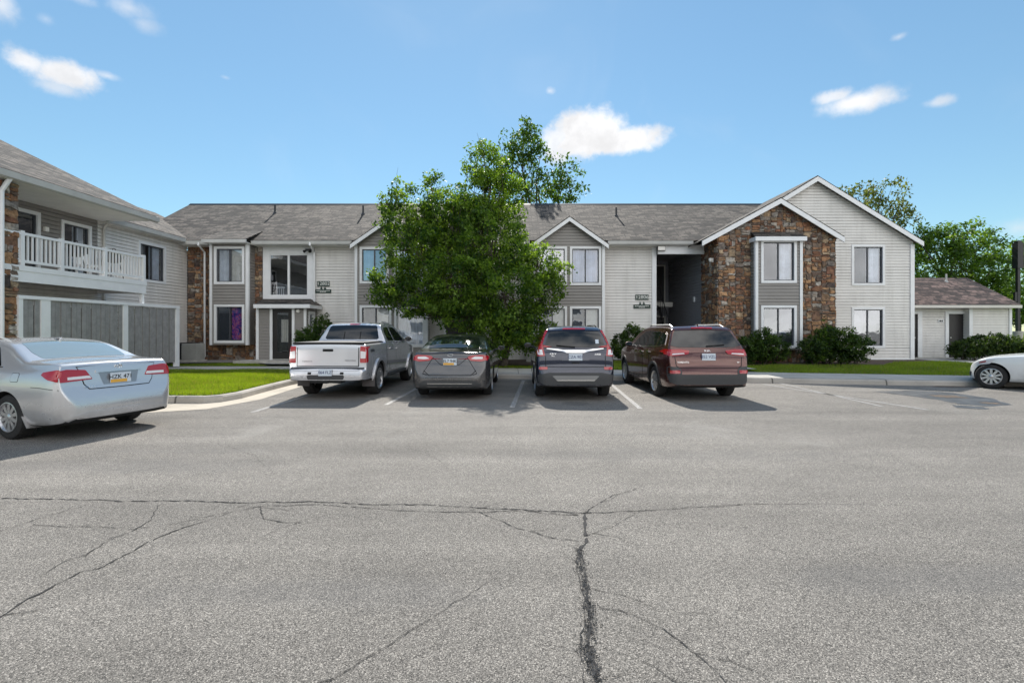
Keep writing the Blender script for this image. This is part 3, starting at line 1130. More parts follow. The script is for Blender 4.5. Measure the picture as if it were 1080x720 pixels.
# ------------------------------------------------------------------ main apartment building
M["bluecurtain"] = mat("pale_blue_curtain", (.42, .52, .68), .8, noise=.1, nscale=6)
YM = 21.7
ZB = .20
EZ = 5.22                              # top of the walls under the eave
bld = thing("apartment_building", "long two-storey apartment building with beige siding, stone accents and grey-brown shingle roof", "apartment building", (2, YM, .25))
RIDGE_Y, RIDGE_Z, EAVE_Y, EAVE_Z = 25.75, 8.12, 21.2, 5.42
PITCH = (RIDGE_Z - EAVE_Z) / (RIDGE_Y - EAVE_Y)
XL, XR = -16.8, 17.65
AX, AZ = 13.27, 8.15                   # apex of the siding gable at the right


def px_hole(c, Y):
    return (PX(c[0], Y), PX(c[1], Y), PZ(c[3], Y), PZ(c[2], Y))


# --- siding walls in the main plane
fm = FS(YM)
W_BIGP = (277.6, 331.5, 257.5, 315.5)                     # white panel round the stair window
h_big = px_hole((284, 325, 268, 312), YM)
wl = MB()
siding(wl, fm, ZB, EZ, rect(PX(332, YM), PX(375, YM)))
hc1 = (-1.9, -.4, 3.4, 4.9); hc2 = (-2.9, -2.0, .35, 2.45); hc3 = (-.9, .5, 1.0, 2.5)
wl.build("siding_wall", M["siding"], bld); wl = MB()
siding(wl, fm, ZB, EZ, rect(PX(449, YM), PX(563, YM)), [hc1, hc2, hc3])
wl.build("siding_wall", M["siding"], bld); wl = MB()
siding(wl, fm, ZB, EZ, rect(PX(636, YM), PX(688, YM)))
wl.build("siding_wall", M["siding"], bld)
# gable at the right
h_ru = px_hole((898, 933, 258, 301), YM); h_rl = px_hole((898, 933, 324, 367), YM)
gs = .615


def gable_lim(z):
    if z < EZ: return (8.9, XR)
    return (max(8.9, AX - (AZ - z) / gs), min(XR, AX + (AZ - z) / gs))


wl = MB()
siding(wl, fm, ZB + .05, AZ - .02, gable_lim, [h_ru, h_rl])
wl.build("gable_siding_wall", M["siding"], bld)
# --- bays
def bay(x0, x1, Y, z0, z1, holes, gable_apex=None, depth=None, back=YM):
    f = FS(Y)
    bays = MB()
    lim = rect(x0, x1)
    siding(bays, f, z0, z1, lim, holes)
    # sides
    for xx, n in ((x0, (-1, 0, 0)), (x1, (1, 0, 0))):
        u = Fr((xx, Y, 0), (0, 1, 0), n)
        siding(bays, u, z0, z1, rect(0, back - Y))
    bays.face([(x0, Y, z0), (x1, Y, z0), (x1, back, z0), (x0, back, z0)])
    t = .085
    trims = []
    for xx, n, e0_, e1_ in ((x0, (-1, 0, 0), x0 - .02, x0 + t), (x1, (1, 0, 0), x1 - t, x1 + .02)):
        tb = MB()
        fbox(tb, f, e0_, e1_, z0 - .01, z1, .016, .04)
        fbox(tb, Fr((xx, Y, 0), (0, 1, 0), n), -.015, t, z0 - .01, z1, .016, .038)
        trims.append(tb)
    if gable_apex:
        ax, az = gable_apex
        siding(bays, f, z1, az - .03, lambda z: (x0 + (ax - x0) * (z - z1) / (az - z1), x1 + (ax - x1) * (z - z1) / (az - z1)))
    bw = bays.build("bay_wall", M["taupe"], bld)
    for tb in trims: tb.build("corner_trim", M["trim"], bw)


Y1 = 21.1
h1u = px_hole((226, 258, 260, 299.7), Y1); h1l = px_hole((226, 258, 321, 361.6), Y1)
bay(PX(222, Y1), PX(261.5, Y1), Y1, .93, 5.28, [h1u, h1l])
h2a, h2b = px_hole((379.5, 410, 260.5, 299), Y1), px_hole((415, 446, 260.5, 299), Y1)
h2c, h2d = px_hole((379.5, 413, 322, 358), Y1), px_hole((416, 449, 324, 366), Y1)
h3a, h3b = px_hole((567, 598, 260, 300.8), Y1), px_hole((601, 634, 260, 300.8), Y1)
h3c, h3d = px_hole((567, 598, 323, 362), Y1), px_hole((601, 634, 323, 362), Y1)
bx2 = (PX(375, Y1), PX(450.5, Y1)); bx3 = (PX(563, Y1), PX(637, Y1))
GA2 = (sum(bx2) / 2, 6.28); GA3 = (sum(bx3) / 2, 6.28)
bay(*bx2, Y1, ZB, EZ + .02, [h2a, h2b, h2c, h2d], GA2)
bay(*bx3, Y1, ZB, EZ + .02, [h3a, h3b, h3c, h3d], GA3)
YS = 20.0
YB = 19.6
hsu, hsl = px_hole((802.5, 840, 253, 298.5), YB), px_hole((802.5, 840, 322, 367), YB)
sb = (PX(797, YB), PX(845.5, YB))
bay(*sb, YB, .78, 5.2, [hsu, hsl], back=YS)

# --- stone
stone_wall("stone_wall", bld, [(FS(YM), PX(198, YM) + .0, -10.98, ZB, EZ, [])], 3)
SX0, SX1, SAX, SAZ = 8.35, 13.1, 10.77, 6.78
sl_l = (SAZ - 5.15) / (SAX - 7.75); sl_r = (SAZ - 5.28) / (13.22 - SAX)
rake = [(-sl_l, 1, SAZ - .06 - sl_l * SAX), (sl_r, 1, SAZ - .06 + sl_r * SAX)]
fs = FS(YS)
stone_wall("stone_wall", bld, [
    (fs, SX0, sb[0], ZB, 7, rake), (fs, sb[1], SX1, ZB, 7, rake), (fs, sb[0], sb[1], 5.2, 7, rake), (fs, sb[0], sb[1], ZB, .78, []),
    (Fr((SX0, YS, 0), (0, 1, 0), (-1, 0, 0)), -.03, YM - YS, ZB, 5.45, []),
    (Fr((SX1, YS, 0), (0, 1, 0), (1, 0, 0)), -.03, YM - YS, ZB, 5.45, [])], 11)

# --- shell: ends, back and dark core behind the openings
sh = MB()
siding(sh, Fr((XR, YM, 0), (0, 1, 0), (1, 0, 0)), ZB, EZ, rect(0, 9))
siding(sh, Fr((0, YM + 9, 0), (-1, 0, 0), (0, 1, 0)), ZB, EZ, rect(-XR, 16.8))
sh.build("rear_wall", M["siding"], bld)
core = MB()
core.box(-16.8, 6.2, YM + .9, YM + 8.9, .1, 5.2)
core.box(8.40, XR - .05, YM + .9, YM + 8.9, .1, 5.2)
core.box(SX0 + .1, SX1 - .1, YS + .9, YM + .85, .1, 5.2)
core.build("inner_core", M["void"], bld)

# --- windows
window(bld, FS(Y1), *h1u, ("curtain", "blind"), "dark")
window(bld, FS(Y1), *h1l, ("screen", "curtain"), "dark", cm=M["poster"])
for h in (h2a, h2b, h3a):
    window(bld, FS(Y1), *h, ("curtain", "screen"), "dark", cm=M["bluecurtain"], pm="pane_sky")
window(bld, FS(Y1), *h3b, ("curtain", "curtain"), "dark", cm=M["bluecurtain"])
for h in (h2c, h3c, h3d):
    window(bld, FS(Y1), *h, ("screen", "blind"), "dark")
window(bld, FS(Y1), *h2d, ("curtain", "curtain"), "white", panes=1, name="patio_window")
window(bld, FS(YB), *hsu, ("none", "curtain"), "dark")
window(bld, FS(YB), *hsl, ("none", "screen"), "dark", pm="pane_sky")
window(bld, fm, *h_ru, ("none", "curtain"), "dark")
window(bld, fm, *h_rl, ("none", "screen"), "dark", pm="pane_sky")
window(bld, fm, *hc1, ("screen", "curtain"), "dark")
window(bld, fm, *hc3, ("screen", "blind"), "dark")
# stair window with its painted panel
b = MB()
p0, p1, q1, q0 = PX(277.6, YM), PX(331.5, YM), PZ(257, YM), PZ(317, YM)
for (a0, a1, z0, z1) in ((p0, h_big[0], q0, q1), (h_big[1], p1, q0, q1), (h_big[0], h_big[1], q0, h_big[2]), (h_big[0], h_big[1], h_big[3], q1)):
    fbox(b, fm, a0, a1, z0, z1, -.02, .03)
sw = b.build("stair_window", M["trim"], bld)
b = MB()
t = .05
a0, a1, z0, z1 = h_big
fbox(b, fm, a0, a1, z0, z0 + t, -.06, .0); fbox(b, fm, a0, a1, z1 - t, z1, -.06, .0)
fbox(b, fm, a0, a0 + t, z0 + t, z1 - t, -.06, .0); fbox(b, fm, a1 - t, a1, z0 + t, z1 - t, -.06, .0)
am = (a0 + a1) / 2
fbox(b, fm, am - .045, am + .045, z0 + t, z1 - t, -.06, .012)
b.build("frame", M["trim"], sw)
b = MB()
for (e0, e1) in ((a0 + t, am - .045), (am + .045, a1 - t)):
    b.face([fm.p(e0, z0 + t, -.03), fm.p(e1, z0 + t, -.03), fm.p(e1, z1 - t, -.03), fm.p(e0, z1 - t, -.03)])
b.build("pane", M["pane"], sw)
b = MB()    # the landing's white guard seen through the glass
for k in range(4):
    fbox(b, fm, a0 + .08 + k * .09, a0 + .11 + k * .09, z0, z0 + .38, -.6, -.57)
fbox(b, fm, a0 + .05, a0 + .42, z0 + .38, z0 + .45, -.62, -.55)
b.build("guard_rail", M["trim"], sw)
# wall of the stair tower below the panel
b = MB()
siding(b, fm, ZB, q0, rect(PX(277.6, YM), PX(332, YM)))
b.build("siding_wall", M["siding"], bld)

# centre entrance under the tree
b = MB()
a0, a1, z0, z1 = hc2
fbox(b, fm, a0 - .1, a0, z0, z1 + .1, -.05, .04); fbox(b, fm, a1, a1 + .1, z0, z1 + .1, -.05, .04); fbox(b, fm, a0, a1, z1, z1 + .1, -.05, .04)
dr = b.build("door_frame", M["trim"], bld)
b = MB(); fbox(b, fm, a0, a1, z0, z1, -.05, -.01)
d_ = b.build("door", M["door"], bld)
b = MB(); b.lathe([(0, .05), (.028, .045), (.03, .02), (.012, 0), (.012, -.02)], fm.p(a0 + .08, 1.3, .01), (0, -1, 0), 10); b.build("handle", M["dark"], d_)

# --- porch at the left entrance
YP = 20.6
fp = FS(YP)
X0, X1 = PX(271, YP), PX(323, YP)
pz = PZ(325, YP)
dr0, dr1 = PX(288, YP), PX(308, YP)
b = MB()
siding(b, fp, ZB, pz, rect(X0, X1), [(dr0 - .1, dr1 + .1, 0, pz + 1)])
siding(b, Fr((X0, YP, 0), (0, 1, 0), (-1, 0, 0)), ZB, pz, rect(0, YM - YP))
siding(b, Fr((X1, YP, 0), (0, 1, 0), (1, 0, 0)), ZB, pz, rect(0, YM - YP), [(.2, .85, .9, 2.35)])
porch = b.build("porch_wall", M["taupe"], bld)
b = MB()
for (a0, a1) in ((X0 - .02, X0 + .09), (X1 - .09, X1 + .02), (dr0 - .12, dr0 - .01), (dr1 + .01, dr1 + .12)):
    fbox(b, fp, a0, a1, ZB, pz, .016, .045)
fbox(b, fp, dr0 - .01, dr1 + .01, PZ(325.5, YP), pz, .0, .04)
b.build("porch_trim", M["trim"], bld)
window(bld, Fr((X1, YP, 0), (0, 1, 0), (1, 0, 0)), .2, .85, .9, 2.35, ("none",), "white", panes=1, name="side_light")
# glazed door
b = MB()
dz0, dz1 = .36, PZ(326, YP)
fbox(b, fp, dr0, dr0 + .16, dz0, dz1, -.06, -.01); fbox(b, fp, dr1 - .16, dr1, dz0, dz1, -.06, -.01)
fbox(b, fp, dr0 + .16, dr1 - .16, dz1 - .16, dz1, -.06, -.01); fbox(b, fp, dr0 + .16, dr1 - .16, dz0, dz0 + .28, -.06, -.01)
dd = b.build("door", M["door"], bld)
b = MB(); b.face([fp.p(dr0 + .16, dz0 + .28, -.035), fp.p(dr1 - .16, dz0 + .28, -.035), fp.p(dr1 - .16, dz1 - .16, -.035), fp.p(dr0 + .16, dz1 - .16, -.035)])
b.build("pane", M["pane"], dd)
curtain_mesh(fp, dr0 + .2, dr1 - .2, 1.05, dz1 - .42, -.3, 4, .03).build("door_reflection_panel", M["blind"], dd)  # added beige panel standing in for what the door glass mirrors
b = MB(); fbox(b, fp, dr1 - .12, dr1 - .07, 1.15, 1.45, -.01, .03); b.build("handle", M["dark"], dd)
b = MB(); fbox(b, fp, dr0 - .3, dr1 + .2, ZB, dz0, -.1, .0); b.build("threshold", M["concrete_base"], bld)
b = MB()
fbox(b, fp, X0 + .1, X1 - .1, ZB, pz, -1.0, -.95)
b.build("porch_back", M["void"], bld)
# porch roof
b = MB()
ez = PZ(321, 20.35)
rz = PZ(315.5, YM - .03)
ex0, ex1 = PX(270, 20.35) - .05, PX(326.5, 20.35)
b.box(ex0, ex1, 20.352, YM - .02, ez - .03, ez)
pr = MB(); kx0, kx1 = PX(277.8, YM), PX(328, YM)
front_roof(pr, [(ex0 - .02, 20.32, ez + .012), (ex1 + .02, 20.32, ez + .012), (kx1, YM - .034, rz + .014), (kx0, YM - .034, rz + .014)], (rz - ez) / 1.35)
roof_plane(pr, [(ex1 + .02, 20.32, ez + .012), (ex1 + .02, YM - .034, ez + .012), (kx1, YM - .034, rz + .014)], (0, 0, 0), (0, 1, 0), (-1, 0, .6))
roof_plane(pr, [(ex0 - .02, YM - .034, ez + .012), (ex0 - .02, 20.32, ez + .012), (kx0, YM - .034, rz + .014)], (0, 0, 0), (0, 1, 0), (1, 0, .6))
pf = MB(); pf.box(ex0 - .03, ex1 + .03, 20.29, 20.35, ez - .15, ez + .005); pf.box(ex0 - .03, ex0 + .02, 20.35, YM - .1, ez - .15, ez - .035); pf.box(ex1 - .02, ex1 + .03, 20.35, YM - .1, ez - .15, ez - .035)
por = b.build("porch_roof", M["soffit"], bld)
pr.build("shingles", M["shingle"], por); pf.build("fascia", M["trim"], por)
b = MB(); b.box(X0 - .5, X1 + .5, 19.7, YP - .02, .1, .33)
b.build("stoop", M["concrete_base"], bld)
lampb = MB(); lampb.lathe([(0, .10), (.06, .09), (.085, .05), (.075, 0), (.04, -.01)], fp.p(PX(315, YP), PZ(328, YP), .02), (0, -1, 0), 14)
tag(lampb.build("wall_lamp", M["lampglass"]), "small round white lamp on taupe wall beside the dark glazed entrance door", "wall lamp")

# --- stair well between siding and stone
BX0, BX1, BYB = PX(690, YM), SX0, 26.3
b = MB()
siding(b, Fr((BX1, YM - .02, 0), (0, 1, 0), (-1, 0, 0)), ZB, 5.25, rect(0, BYB - YM))
siding(b, Fr((BX0, YM, 0), (0, 1, 0), (1, 0, 0)), ZB, 5.25, rect(0, BYB - YM))
siding(b, FS(BYB), ZB, 5.25, rect(BX0, BX1), [(7.35, 8.15, 3.1, 5.05), (7.35, 8.15, .3, 2.3)])
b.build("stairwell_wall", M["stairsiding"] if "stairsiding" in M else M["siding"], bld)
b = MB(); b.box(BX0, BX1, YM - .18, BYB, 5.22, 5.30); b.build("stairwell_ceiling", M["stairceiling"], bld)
b = MB()
b.box(BX0 + .02, BX1 - .3, 24.7, BYB - .02, 2.72, 2.95); b.build("landing", M["cream"], bld)
b = MB()
for (z0, z1) in ((2.95, 5.02), (.28, 2.3)):
    for xx in (7.35, 8.10):
        b.box(xx, xx + .07, BYB - .05, BYB - .02, z0, z1)
    b.box(7.42, 8.10, BYB - .05, BYB - .02, z1 - .08, z1)
b.build("door_frame", M["cream"], bld)
b = MB()
b.box(7.43, 8.09, BYB - .01, BYB + .02, 3.0, 4.93); b.box(7.43, 8.09, BYB - .01, BYB + .02, .3, 2.2)
b.build("door", M["door"], bld)
b = MB()          # stair flight with open treads and a rail
for k in range(13):
    y = 22.6 + k * .17; z = .3 + k * .19
    b.box(6.5, 7.35, y, y + .25, z + .15, z + .19)
b.prism([(7.36, 22.5, .2), (7.36, 24.9, 2.9), (7.36, 24.9, 2.65), (7.36, 22.7, .2)], [(7.42, 22.5, .2), (7.42, 24.9, 2.9), (7.42, 24.9, 2.65), (7.42, 22.7, .2)])
st = b.build("stair_flight", M["dark"], bld)
b = MB()
b.tube([(7.39, 22.5, 1.2), (7.39, 24.8, 3.75), (7.39, 26.1, 3.85)], .022)
for k in range(9):
    t = k / 8
    b.tube([(7.39, 22.5 + 2.3 * t, .3 + 2.5 * t), (7.39, 22.5 + 2.3 * t, 1.2 + 2.55 * t)], .011, 6)
b.build("hand_rail", M["dark"], st)
b = MB()
fbox(b, fm, PX(688, YM) - .02, PX(692, YM), ZB, EZ, -.1, .05)
b.build("corner_trim", M["trim"], bld); b = MB()
b.box(PX(692, YM), SX0 - .005, YM - .34, YM - .2, 4.85, 5.24)
for xx, lo in ((PX(332, YM) - .03, ZB), (PX(961, YM), ZB + .02)):
    pass
b.build("header_beam", M["trim"], bld); b = MB()
fbox(b, fm, XR - .14, XR + .035, ZB, EZ + .1, .016, .045)
b.box(XR + .002, XR + .045, YM - .014, YM + .12, ZB, EZ + .1)
b.build("corner_trim", M["trim"], bld); b = MB()
fbox(b, fm, SX1 + .02, XR - .14, ZB - .02, ZB + .12, .016, .035)
b.build("base_board", M["trim"], bld); b = MB()
fbox(b, fm, PX(637, YM) + .1, PX(688, YM) - .02, ZB - .02, ZB + .1, .016, .03)
b.build("base_board", M["trim"], bld)

# --- roof
b = MB()
ov = .32
# main front slope with the gable at the left end
front_roof(b, [(XL, EAVE_Y, EAVE_Z), (9.0, EAVE_Y, EAVE_Z), (13.9, RIDGE_Y, RIDGE_Z), (XL, RIDGE_Y, RIDGE_Z)], PITCH)
by = RIDGE_Y + (RIDGE_Y - EAVE_Y)
roof_plane(b, [(XL, RIDGE_Y, RIDGE_Z), (13.9, RIDGE_Y, RIDGE_Z), (13.9, by, EAVE_Z), (XL, by, EAVE_Z)], (0, 0, 0), (1, 0, 0), (0, -1, PITCH))
# small gables over the two bays: ridge running back
for (x0, x1), (ax, az) in ((bx2, GA2), (bx3, GA3)):
    yf = Y1 - .28
    sg = (az - EZ) / (ax - x0)
    e = .16
    zt = az + .10
    yb = EAVE_Y + (zt - EAVE_Z) / PITCH
    ybe = EAVE_Y + (zt - sg * (ax - x0 + e) - EAVE_Z) / PITCH
    zl = zt - sg * (ax - x0 + e)
    roof_plane(b, [(x0 - e, yf, zl), (ax, yf, zt), (ax, yb + .02, zt), (x0 - e, max(ybe, yf + .05), zl)], (0, 0, 0), (0, 1, 0), (1, 0, sg))
    roof_plane(b, [(ax, yf, zt), (x1 + e, yf, zl), (x1 + e, max(ybe, yf + .05), zl), (ax, yb + .02, zt)], (0, 0, 0), (0, -1, 0), (-1, 0, sg))
# shed piece over the left bay
roof_plane(b, [(PX(222, Y1) - .1, 20.72, 5.40), (PX(261.5, Y1) + .12, 20.72, 5.40), (PX(261.5, Y1) + .12, 22.1, 5.99), (PX(222, Y1) - .1, 22.1, 5.99)], (0, 0, 0), (1, 0, 0), (0, 1, .42))
# siding gable roof: ridge runs back
yf = YM - .3
zt = AZ + .12
for sgn in (-1, 1):
    xe = AX + sgn * (XR - AX + .22)
    ze = zt - (XR - AX + .22) * gs
    p = [(AX, yf, zt), (xe, yf, ze), (xe, YM + 9.3, ze), (AX, YM + 9.3, zt)]
    roof_plane(b, p if sgn > 0 else list(reversed(p)), (0, 0, 0), (0, 1, 0), (-sgn, 0, gs))
# stone gable roof
yf = YS - .25
zt = SAZ + .10
for xe, s_ in ((7.62, sl_l), (13.32, sl_r)):
    ze = zt - abs(xe - SAX) * s_
    p = [(SAX, yf, zt), (xe, yf, ze), (xe, YM + 1.5, ze), (SAX, YM + 3, zt)]
    roof_plane(b, p if xe > SAX else list(reversed(p)), (0, 0, 0), (0, 1, 0), (-1 if xe > SAX else 1, 0, s_))
# mini roof over the stone bay
zf = PZ(249.5, YB - .15)
roof_plane(b, [(sb[0] - .1, YB - .18, zf), (sb[1] + .1, YB - .18, zf), (sb[1] + .04, YS - .06, zf + .28), (sb[0] - .04, YS - .06, zf + .28)], (0, 0, 0), (1, 0, 0), (0, 1, .5))
roof = b.build("roof", M["shingle"], bld)
sd = roof.modifiers.new("thick", "SOLIDIFY"); sd.thickness = .045; sd.offset = -1
# ridge cap, fascia boards and gutters
b = MB()
b.prism([(XL, RIDGE_Y - .14, RIDGE_Z - .07), (XL, RIDGE_Y, RIDGE_Z + .035), (XL, RIDGE_Y + .14, RIDGE_Z - .07)], [(13.9, RIDGE_Y - .14, RIDGE_Z - .07), (13.9, RIDGE_Y, RIDGE_Z + .035), (13.9, RIDGE_Y + .14, RIDGE_Z - .07)])
b.build("ridge_cap", M["ridge"] if "ridge" in M else M["dark"], roof)


def rake_board(b, p, q, y0, y1, hgt=.2, up=.0):
    p, q = Vector(p), Vector(q)
    b = MB()
    b.prism([(p.x, y0, p.z + up), (q.x, y0, q.z + up), (q.x, y0, q.z + up - hgt), (p.x, y0, p.z + up - hgt)],
            [(p.x, y1, p.z + up), (q.x, y1, q.z + up), (q.x, y1, q.z + up - hgt), (p.x, y1, p.z + up - hgt)])
    b.build("rake_board", M["trim"], bld)


b = MB()
for (x0, x1), (ax, az) in ((bx2, GA2), (bx3, GA3)):
    sg = (az - EZ) / (ax - x0)
    zt = az + .10 - .05
    rake_board(b, (x0 - .15, 0, zt - sg * (ax - x0 + .15)), (ax, 0, zt), Y1 - .30, Y1 - .26, .17)
    rake_board(b, (ax, 0, zt), (x1 + .15, 0, zt - sg * (ax - x0 + .15)), Y1 - .30, Y1 - .26, .17)
zt = AZ + .12 - .05
rake_board(b, (AX - 4.2, 0, zt - 4.2 * gs), (AX, 0, zt), YM - .32, YM - .28, .2)
rake_board(b, (AX, 0, zt), (XR + .22, 0, zt - (XR + .22 - AX) * gs), YM - .32, YM - .28, .2)
zt = SAZ + .10 - .05
rake_board(b, (7.62, 0, zt - (SAX - 7.62) * sl_l), (SAX, 0, zt), YS - .27, YS - .22, .2)
rake_board(b, (SAX, 0, zt), (13.32, 0, zt - (13.32 - SAX) * sl_r), YS - .27, YS - .22, .2)
b.box(sb[0] - .1, sb[1] + .1, YB - .2, YB - .16, zf - .17, zf - .005)
for xx in (sb[0] - .1, sb[1] + .06):
    b.box(xx, xx + .04, YB - .16, YS - .05, zf - .17, zf - .01)
b.build("fascia", M["trim"], bld)
b = MB()
# soffits under the overhangs
for (x0, x1), (ax, az) in ((bx2, GA2), (bx3, GA3)):
    sg = (az - EZ) / (ax - x0); zt = az + .02
    for s_, xe in ((1, x0 - .13), (-1, x1 + .13)):
        ze = zt - abs(ax - xe) * sg
        b.face([(ax, Y1 - .26, zt), (xe, Y1 - .26, ze), (xe, Y1, ze), (ax, Y1, zt)])
EV = [(PX(198, YM), PX(222, Y1) - .12), (PX(261.5, Y1) + .14, bx2[0] - .17), (bx2[1] + .17, bx3[0] - .17), (bx3[1] + .17, 7.75)]
for (x0, x1) in EV:
    b.box(x0, x1, EAVE_Y - .0, YM + .02, 5.20, 5.235)
b.box(sb[0] - .08, sb[1] + .08, YB - .16, YS, zf - .15, zf - .12)
b.box(PX(222, Y1) - .1, PX(261.5, Y1) + .12, 20.74, Y1 + .3, 5.24, 5.27)
b.build("soffit", M["soffit"], bld)
b = MB()
for (x0, x1) in EV:
    b.prism([(x0, EAVE_Y - .12, 5.24), (x0, EAVE_Y - .14, 5.37), (x0, EAVE_Y - .005, 5.37), (x0, EAVE_Y - .005, 5.19), (x0, EAVE_Y - .09, 5.21)],
            [(x1, EAVE_Y - .12, 5.24), (x1, EAVE_Y - .14, 5.37), (x1, EAVE_Y - .005, 5.37), (x1, EAVE_Y - .005, 5.19), (x1, EAVE_Y - .09, 5.21)])
b.box(PX(222, Y1) - .12, PX(261.5, Y1) + .14, 20.66, 20.73, 5.23, 5.37)
b.build("gutter", M["gutter"], bld)


def downspout(parent, x, y, z0, z1, back, m="trim", name="downspout"):
    b = MB()
    b.tube([(x, y - .05, z1 + .1), (x, y - .08, z1), (x, y + back - .05, z1 - .25), (x, y + back - .05, z0 + .12), (x, y + back - .22, z0)], .042, 8)
    return b.build(name, M[m], parent)


downspout(bld, PX(221, YM) - .1, EAVE_Y - .05, .3, 5.2, .42)
downspout(bld, PX(331.6, YM) + .05, EAVE_Y - .05, .3, 5.2, .45)
# roof pipes
for (px, py) in ((290, 225), (383, 226), (650, 228)):
    t = 0
    for Y in np.linspace(EAVE_Y, RIDGE_Y, 200):
        if PZ(py, Y) <= EAVE_Z + (Y - EAVE_Y) * PITCH: break
    b = MB(); x = PX(px, Y); z = PZ(py, Y)
    b.lathe([(.12, -.06), (.06, .06), (.045, .08), (.045, .42), (.03, .42)], (x, Y, z), (0, 0, 1), 12)
    b.build("vent_pipe", M["dark"], roof)

# --- fittings on the walls
b = MB(); b.box(PX(690.5, YM), PX(698.5, YM), YM - .45, YM - .34, PZ(266, YM), PZ(261, YM))
fl = b.build("flood_light", M["black"])
tag(fl, "white flood light under the eave at the top of the stairwell opening", "flood light")
b = MB(); b.box(PX(690.8, YM), PX(698.2, YM), YM - .46, YM - .451, PZ(265.6, YM), PZ(261.4, YM)); b.build("lens", M["lampglass"], fl)
b = MB()
y = 20.35
b.box(SX0 - .11, SX0 - .055, y - .05, y + .05, 4.36, 4.52)
b.lathe([(0, .1), (.06, .08), (.075, .02), (.05, -.06), (.0, -.07)], (SX0 - .16, y, 4.44), (0, 0, 1), 12)
tag(b.build("wall_lamp", M["lampglass"]), "small white globe lamp on the stone return wall beside the stairwell", "wall lamp")
b = MB(); b.box(SX0 - .06, SX0 - .015, 22.45, 22.6, 2.85, 3.07)
tag(b.build("meter_box", M["trim"]), "little white box on the dark siding inside the stairwell", "utility box")
b = MB()
x = PX(327, YM)
b.box(x - .12, x + .12, YM - .22, YM - .1, 5.02, 5.1)
sec = b.build("security_light", M["dark"])
for s_ in (-1, 1):
    h = MB(); h.lathe([(.0, 0), (.04, .01), (.065, .12), (.06, .125)], (x + s_ * .08, YM - .24, 5.02), (s_ * .4, -.7, -.5), 12); h.build("lamp_head", M["dark"], sec)
tag(sec, "dark twin flood light under the eave above the tall stair window", "security light")


def sign(x0, x1, z0, z1, s, label1, label2, bx0, bx1, bz0, bz1):
    b = MB(); fbox(b, fm, x0, x1, z0, z1, .015, .045)
    o = b.build("number_sign", M["signgreen"]); tag(o, label1, "sign", "address signs on the building")
    h = z1 - z0
    put_text("number_lettering", s, h * .86, lambda x, y, z: fm.p((x0 + x1) / 2 + x, (z0 + z1) / 2 + y, .047 + z), M["signwhite"], o, .002, 1.12)
    b = MB(); fbox(b, fm, bx0, bx1, bz0, bz1, .015, .042)
    o2 = b.build("name_sign", M["signgreen"]); tag(o2, label2, "sign", "name signs under the numbers")
    b = MB()
    c = (bx0 + bx1) / 2
    for s_ in (-1, 1):       # small tree-like emblem above the board
        b.prism([fm.p(c + s_ * .02, bz1, .02), fm.p(c + s_ * .14, bz1, .02), fm.p(c + s_ * .08, bz1 + .14, .02)],
                [fm.p(c + s_ * .02, bz1, .035), fm.p(c + s_ * .14, bz1, .035), fm.p(c + s_ * .08, bz1 + .14, .035)])
    b.build("emblem", M["signgreen"], o2)
    b = MB()
    r_ = random.Random(int(x0 * 10))
    for row in (.62, .3):
        a = bx0 + .06
        lo, hi = (bx0 + .06, bx1 - .06) if row > .5 else (c - .14, c + .14)
        a = lo
        while a < hi - .03:
            wv = r_.uniform(.02, .05)
            zc = bz0 + (bz1 - bz0) * row
            fbox(b, fm, a, min(a + wv, hi), zc - .014, zc + .014, .043, .0455)
            a += wv + .018
    b.build("fine_lettering", M["signwhite"], o2)


sign(PX(335, YM), PX(348, YM), PZ(302, YM), PZ(296.4, YM), "12802", "dark green 12802 number board on siding right of the tall stair window",
     "small dark green name board with emblem below the 12802 number board", PX(332.8, YM), PX(349.5, YM), PZ(309, YM), PZ(305.2, YM))
sign(PX(670, YM), PX(683.8, YM), PZ(316.3, YM), PZ(310.6, YM), "12806", "dark green 12806 number board on siding left of the stairwell",
     "small dark green name board with emblem below the 12806 number board", PX(668, YM), PX(685.8, YM), PZ(325.3, YM), PZ(321.2, YM))

# condensers by the stone at the left
def condenser(x, y, s, m, label, hz=.68):
    t = thing("air_conditioner", label, "air conditioner", (x, y, .26), 0, "condensers by the stone wall")
    b = MB()
    b.box(x - s / 2, x + s / 2, y - s / 2, y + s / 2, .33, .33 + hz)
    for k in range(9):
        z = .39 + k * (hz - .1) / 9
        b.box(x - s / 2 - .012, x + s / 2 + .012, y - s / 2 - .012, y + s / 2 + .012, z, z + .03)
    b.build("housing", M[m], t)
    b = MB(); b.lathe([(0, .02), (s * .42, .02), (s * .44, .0)], (x, y, .335 + hz), (0, 0, 1), 20)
    for k in range(6):
        a = k * 1.047
        b.tube([(x, y, .36 + hz), (x + math.cos(a) * s * .42, y + math.sin(a) * s * .42, .36 + hz)], .008, 5)
    b.build("fan_guard", M["dark"], t)
    b = MB(); b.box(x - s / 2 - .06, x + s / 2 + .06, y - s / 2 - .06, y + s / 2 + .06, .2, .325); b.build("pad", M["concrete_base"], t)


condenser(PX(204, 20.5), 20.5, .58, "acgrey", "light grey air conditioner box standing by the rusty stone wall")
condenser(PX(191.5, 20.9), 20.95, .5, "dark", "dark air conditioner box behind the end of the grey fence", .66)
b = MB(); b.box(PX(555, 20.3), PX(561.5, 20.3), 20.2, 20.42, .26, PZ(366.5, 20.3)); b.box(PX(554.6, 20.3), PX(561.9, 20.3), 20.18, 20.44, PZ(366.5, 20.3), PZ(366, 20.3))
tag(b.build("utility_box", M["acgrey"]), "pale utility box low by the wall behind the dark blue car", "utility box")

